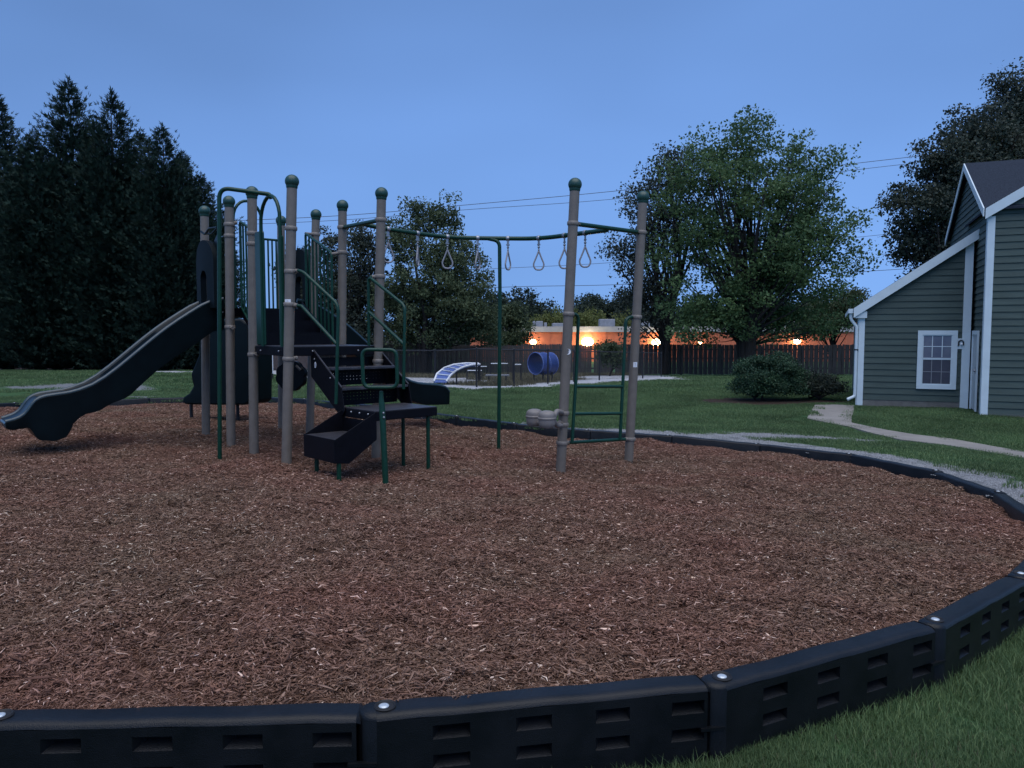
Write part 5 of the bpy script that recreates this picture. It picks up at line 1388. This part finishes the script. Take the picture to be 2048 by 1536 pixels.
for P_ in (railA, railB):
    for i in (2, 5): p = P_[i]; m = MB(); m.tube([V(p.x, p.y, G(p.x, p.y) - .05), p], .03, 8); m.build('leg', m_black, ramp, smooth=True)
YT = 31.0
c1, c2 = W(1071, 727, YT - .35), W(1101, 727, YT + .25)
tun = thing('play_tunnel', 'blue plastic barrel tunnel on short legs inside the dog park', 'tunnel', (c1.x, c1.y, G(c1.x, c1.y)))
axd = (c2 - c1).normalized(); rr = 21.5 / F * YT; m = MB(); n = 32; sx = axd.cross(V(0, 0, 1)).normalized()
vs = []
for ro in (rr, rr - .03):
    for t in np.linspace(0, 1, 9):
        rb = ro
        for k in range(n): a = 2 * math.pi * k / n; vs.append(c1.lerp(c2, t) + (sx * math.cos(a) + V(0, 0, 1) * math.sin(a)) * rb)
fs = []
for s in (0, 1):
    for i in range(8):
        for k in range(n): q = (s * 9 * n + i * n + k, s * 9 * n + (i + 1) * n + k, s * 9 * n + (i + 1) * n + (k + 1) % n, s * 9 * n + i * n + (k + 1) % n); fs.append(q if s == 0 else tuple(reversed(q)))
m.add(vs, fs); m.build('barrel', m_blue, tun, smooth=True)
for cc_ in (c1, c1.lerp(c2, .5), c2):
    m = MB(); pts = [cc_ + (sx * math.cos(a) + V(0, 0, 1) * math.sin(a)) * (rr + .005) for a in [2 * math.pi * k / 32 for k in range(33)]]; m.tube(pts, .022, 6, cap=False); m.build('barrel_rim', m_blue2, tun, smooth=True)
for cc_ in (c1.lerp(c2, .2), c1.lerp(c2, .8)):
    for sg in (-.6, .6):
        p = cc_ + sx * rr * sg; m = MB(); m.tube([V(p.x, p.y, G(p.x, p.y) - .05), V(p.x, p.y, cc_.z - rr * .75)], .03, 8); m.build('leg', m_black, tun, smooth=True)
def hurdle(xa, xb, py, Y, label):
    a, b = W(xa, py, Y), W(xb, py, Y + .3); t = thing('jump_hurdle', label, 'hurdle', (a.x, a.y, G(a.x, a.y)), 'white jump bars in the dog park')
    m = MB(); m.tube([a, b], .022, 8); m.build('bar', m_wht2, t, smooth=True)
    for p in (a, b): m = MB(); m.tube([V(p.x, p.y, G(p.x, p.y) - .05), p + V(0, 0, .1)], .025, 8); m.build('upright', m_black, t, smooth=True)
hurdle(981, 1016, 727, 36, 'white jump bar left of the blue tunnel, farthest one'); hurdle(1026, 1042, 729, 29.5, 'short white jump bar just left of the blue tunnel')
hurdle(950, 974, 733, 38, 'white jump bar above the end of the blue ramp'); hurdle(934, 964, 741, 34, 'low white jump bar behind the blue ramp')
b0 = W(995, 750, 29.5); bt = thing('park_bench', 'low grey backless bench behind the fence near the support pole', 'bench', (b0.x, b0.y, G(b0.x, b0.y)))
m = MB(); m.box(b0 - V(.45, .15, .03), V(.9, 0, 0), V(0, .3, 0), V(0, 0, .05)); m.build('seat', m_metalbox, bt)
for s in (-.35, .3): m = MB(); m.box(V(b0.x + s, b0.y - .1, G(b0.x, b0.y) - .05), V(.05, 0, 0), V(0, .2, 0), V(0, 0, b0.z - G(b0.x, b0.y) + .02)); m.build('leg', m_black, bt)
# rules sign on the fence
s0_ = W(537, 729, 31); sg = thing('rules_sign', 'small black rules sign with white edge below the deck', 'sign', (s0_.x, s0_.y, G(s0_.x, s0_.y)))
k = 31 / F; m = MB(); m.box(s0_ + V(-9 * k, 0, -18 * k), V(18 * k, 0, 0), V(0, .02, 0), V(0, 0, 36 * k)); m.build('sign_border', m_wht2, sg)
m = MB(); m.box(s0_ + V(-7.7 * k, -.006, -16.7 * k), V(15.4 * k, 0, 0), V(0, .005, 0), V(0, 0, 33.4 * k)); m.build('sign_board', m_sign, sg)
m = MB()
for i in range(9):
    w = R.uniform(9, 13.5) * k; m.box(s0_ + V(-6.6 * k, -.009, (13.2 - 3.2 * i) * k), V(w, 0, 0), V(0, .0025, 0), V(0, 0, .9 * k))
m.build('sign_lettering', m_metalbox, sg)
for s in (-8, 7): m = MB(); m.tube([V(s0_.x + s * k, 31.05, G(s0_.x, 31) - .1), V(s0_.x + s * k, 31.05, s0_.z + 17 * k)], .025, 8); m.build('sign_post', m_black, sg, smooth=True)

# ------------------------------------------------------------------ low brick building with lit wall lamps
YB = 108.0; kb = YB / F
b_l, b_r = W(940, 670, YB).x, W(1790, 670, YB).x; zb0 = G(10, YB) - .5; zw1 = W(1200, 664, YB).z; zw2 = W(1200, 653, YB).z
bl = thing('low_building', 'long low orange brick building with pale roof edge, behind the wooden fence', 'building', ((b_l + b_r) / 2, YB, zb0))
m = MB(); m.box(V(b_l, YB, zb0), V(b_r - b_l, 0, 0), V(0, 25, 0), V(0, 0, zw1 - zb0)); m.build('wall', m_brick, bl)
m = MB(); m.box(V(b_l - .2, YB - .25, zw1 + .003), V(b_r - b_l + .4, 0, 0), V(0, 25.5, 0), V(0, 0, zw2 - zw1)); m.build('roof', m_parap, bl)
for (xa, xb, ya, yb) in ((1066, 1086, 642, 652.7), (1088, 1094, 645, 652.7), (1105, 1128, 646, 652.7), (1200, 1230, 638, 652.7), (1280, 1300, 643, 652.7), (1500, 1525, 644, 652.7), (1580, 1600, 643, 652.7)):
    a, b = W(xa, ya, YB + 3), W(xb, yb, YB + 3); m = MB(); m.box(V(a.x, YB + 3, zw2 - .005), V(b.x - a.x, 0, 0), V(0, 2, 0), V(0, 0, a.z - zw2)); m.build('rooftop_unit', m_metalbox, bl, bevel=.08)
m = MB()
for i in range(30):
    x = b_l + 1 + i * (b_r - b_l - 2) / 29; m.box(V(x, YB - .06, zb0), V(.25, 0, 0), V(0, .06, 0), V(0, 0, zw1 - zb0 - .01))
m.build('pilaster', m_brick, bl)
LAMPS = [(1066, 684, .45, 60, 'left-hand glowing wall lamp, above the blue tunnel'), (1175, 684, .80, 130, 'brightest glowing wall lamp, between the ladder posts'), (1312, 685, .60, 85, 'glowing wall lamp just right of the far ladder post'), (1400, 685, .25, 30, 'small glowing wall lamp seen under the maple crown'), (1594, 682, .5, 70, 'right-hand glowing wall lamp, beside the house')]
for px, py, r_, en, lab in LAMPS:
    p = W(px, py, YB - .8); t = thing('wall_lamp', lab, 'lamp', (p.x, YB - .05, p.z - .2), 'lit wall lamps on the low building')
    m = MB(); m.box(p + V(-.2, .15, .1), V(.4, 0, 0), V(0, .63, 0), V(0, 0, .25)); m.build('lamp_housing', m_black, t)
    m = MB(); m.sphere(p, r_, .8, 16, 10); m.build('lamp_lens', m_lamp, t, smooth=True)
    l = bpy.data.lights.new('wall_lamp_light', 'POINT'); l.energy = en; l.color = (1, .62, .25); l.shadow_soft_size = .8; lo = bpy.data.objects.new('wall_lamp_light', l); C.objects.link(lo); lo.location = (0, -5.5, .2); lo.parent = t

# ------------------------------------------------------------------ far trees
def far_mesh(seed, mfol, nl=5200):
    r = np.random.default_rng(seed); lob = [(r.normal() * 1.6, r.normal() * 1.4, 5.2 + r.normal() * 1.6, 1.9 + r.random(), 1.9, 1.3 + r.random() * .8) for _ in range(9)]
    n = 130; cl = []
    for _ in range(n):
        l = lob[int(r.integers(9))]; d = r.normal(size=3); d /= np.linalg.norm(d); rad = r.random() ** .4; cl.append([l[i] + d[i] * l[3 + i] * rad for i in range(3)])
    cl = np.array(cl); c = np.repeat(cl, nl // n, 0) + r.normal(size=(nl // n * n, 3)) * .38; vv, qq = leaf_quads(c, .38, r)
    return np_mesh('crown', vv, qq, mfol, attrs=dict(tint=('FACE', np.repeat(r.random(n), nl // n))), link=False).data
far_p = [far_mesh(s, m_pine) for s in (41, 42, 43)]; far_y = [far_mesh(s, m_yel) for s in (44, 45)]
tm = MB(); tm.tube([V(0, 0, -.5), V(.1, 0, 3.5), V(0, 0, 7)], .2, 7, radii=[.25, .18, .04]); o = mesh_obj('trunk', tm.v, tm.f, m_bark); ftd = o.data; bpy.data.objects.remove(o)
pos_w = ['first', 'second', 'third', 'fourth', 'fifth', 'sixth', 'seventh', 'eighth', 'ninth', 'tenth', 'eleventh', 'twelfth', 'thirteenth', 'fourteenth', 'fifteenth', 'sixteenth', 'seventeenth', 'eighteenth']
FT = [(940, 600, 150), (985, 592, 150), (1030, 585, 145), (1062, 588, 150), (1085, 612, 158), (1120, 612, 158), (1145, 600, 150), (1175, 596, 150), (1205, 590, 147), (1235, 590, 147), (1262, 600, 147), (1300, 606, 150), (1345, 600, 150), (1400, 600, 155), (1460, 604, 150), (1530, 600, 155), (1600, 596, 150), (1660, 590, 150)]
for i, (px, py, Y) in enumerate(FT):
    x = W(px, 600, Y).x; z = G(x, Y) - .3; s = (W(px, py, Y).z - z) / 8.3
    t = thing('pine_tree', f'dark far pine on the skyline behind the low building, {pos_w[i]} from the left', 'tree', (x, Y, z), 'far trees behind the low building')
    for nm, dat in (('crown', far_p[i % 3]), ('trunk', ftd)): o = bpy.data.objects.new(nm, dat); C.objects.link(o); o.parent = t
    t.rotation_euler.z = R.uniform(0, 6.28); t.scale = (s * 1.0, s * 1.0, s)
YT_ = [(1080, 616, 134, 'round yellow-green tree left of the near ladder post'), (1128, 622, 134, 'yellow-green tree beside the near ladder post'), (1188, 606, 134, 'broad olive tree behind the brightest lamp'), (1235, 622, 134, 'low olive tree right of the brightest lamp'), (1560, 610, 134, 'yellow-green tree glimpsed through the maple')]
for i, (px, py, Y, lab) in enumerate(YT_):
    x = W(px, 600, Y).x; z = G(x, Y) - .3; s = (W(px, py, Y).z - z) / 8.3
    t = thing('leafy_tree', lab, 'tree', (x, Y, z), 'yellowish trees behind the low building')
    for nm, dat in (('crown', far_y[i % 2]), ('trunk', ftd)): o = bpy.data.objects.new(nm, dat); C.objects.link(o); o.parent = t
    t.rotation_euler.z = i * 1.3; t.scale = (s * .8, s * .8, s)
# far wood closing the horizon
r = np.random.default_rng(77); nn = 26000; xx = r.uniform(-190, 210, nn); yy = r.uniform(175, 200, nn); hh = 6.2 + 1.6 * np.sin(xx * .11) + 1.2 * np.sin(xx * .37 + 1) + .6 * np.sin(xx * 1.1)
zz = CZ - 4.5 + r.random(nn) ** .6 * hh; vv, qq = leaf_quads(np.stack([xx, yy, zz], 1), 1.1, r)
fw = np_mesh('far_wood', vv, qq, m_pine, attrs=dict(tint=('FACE', r.random(nn)))); kind(fw, 'stuff')

# ------------------------------------------------------------------ power lines
YW = 85
def wire(pts, label, Y=YW, r=.03):
    P_ = [W(a, b, Y) for a, b in pts]; out = []
    for i in range(len(P_) - 1):
        p0, p1, p2, p3 = P_[max(0, i - 1)], P_[i], P_[i + 1], P_[min(len(P_) - 1, i + 2)]
        for k in range(8):
            t = k / 8; out.append(.5 * ((2 * p1) + (p2 - p0) * t + (2 * p0 - 5 * p1 + 4 * p2 - p3) * t * t + (3 * p1 - p0 - 3 * p2 + p3) * t ** 3))
    out.append(P_[-1]); m = MB(); m.tube(out, r, 5); tag(m.build('power_line', m_wire), label, 'power line', 'overhead power lines')
wire([(300, 446), (480, 441), (700, 430), (920, 411), (1270, 378), (1700, 328), (2150, 276)], 'uppermost overhead power line crossing behind the ring climber and maple')
wire([(300, 452), (480, 449), (700, 439), (925, 420), (1260, 395), (1700, 341), (2150, 290)], 'lower of the two upper power lines crossing behind the ring climber', r=.025)
wire([(600, 550), (1015, 536), (1300, 519), (1700, 476), (2150, 430)], 'middle overhead power line behind the hanging rings', r=.022)
wire([(600, 590), (1015, 574), (1265, 568), (1710, 544), (2150, 515)], 'lowest overhead power line above the far pines', r=.028)
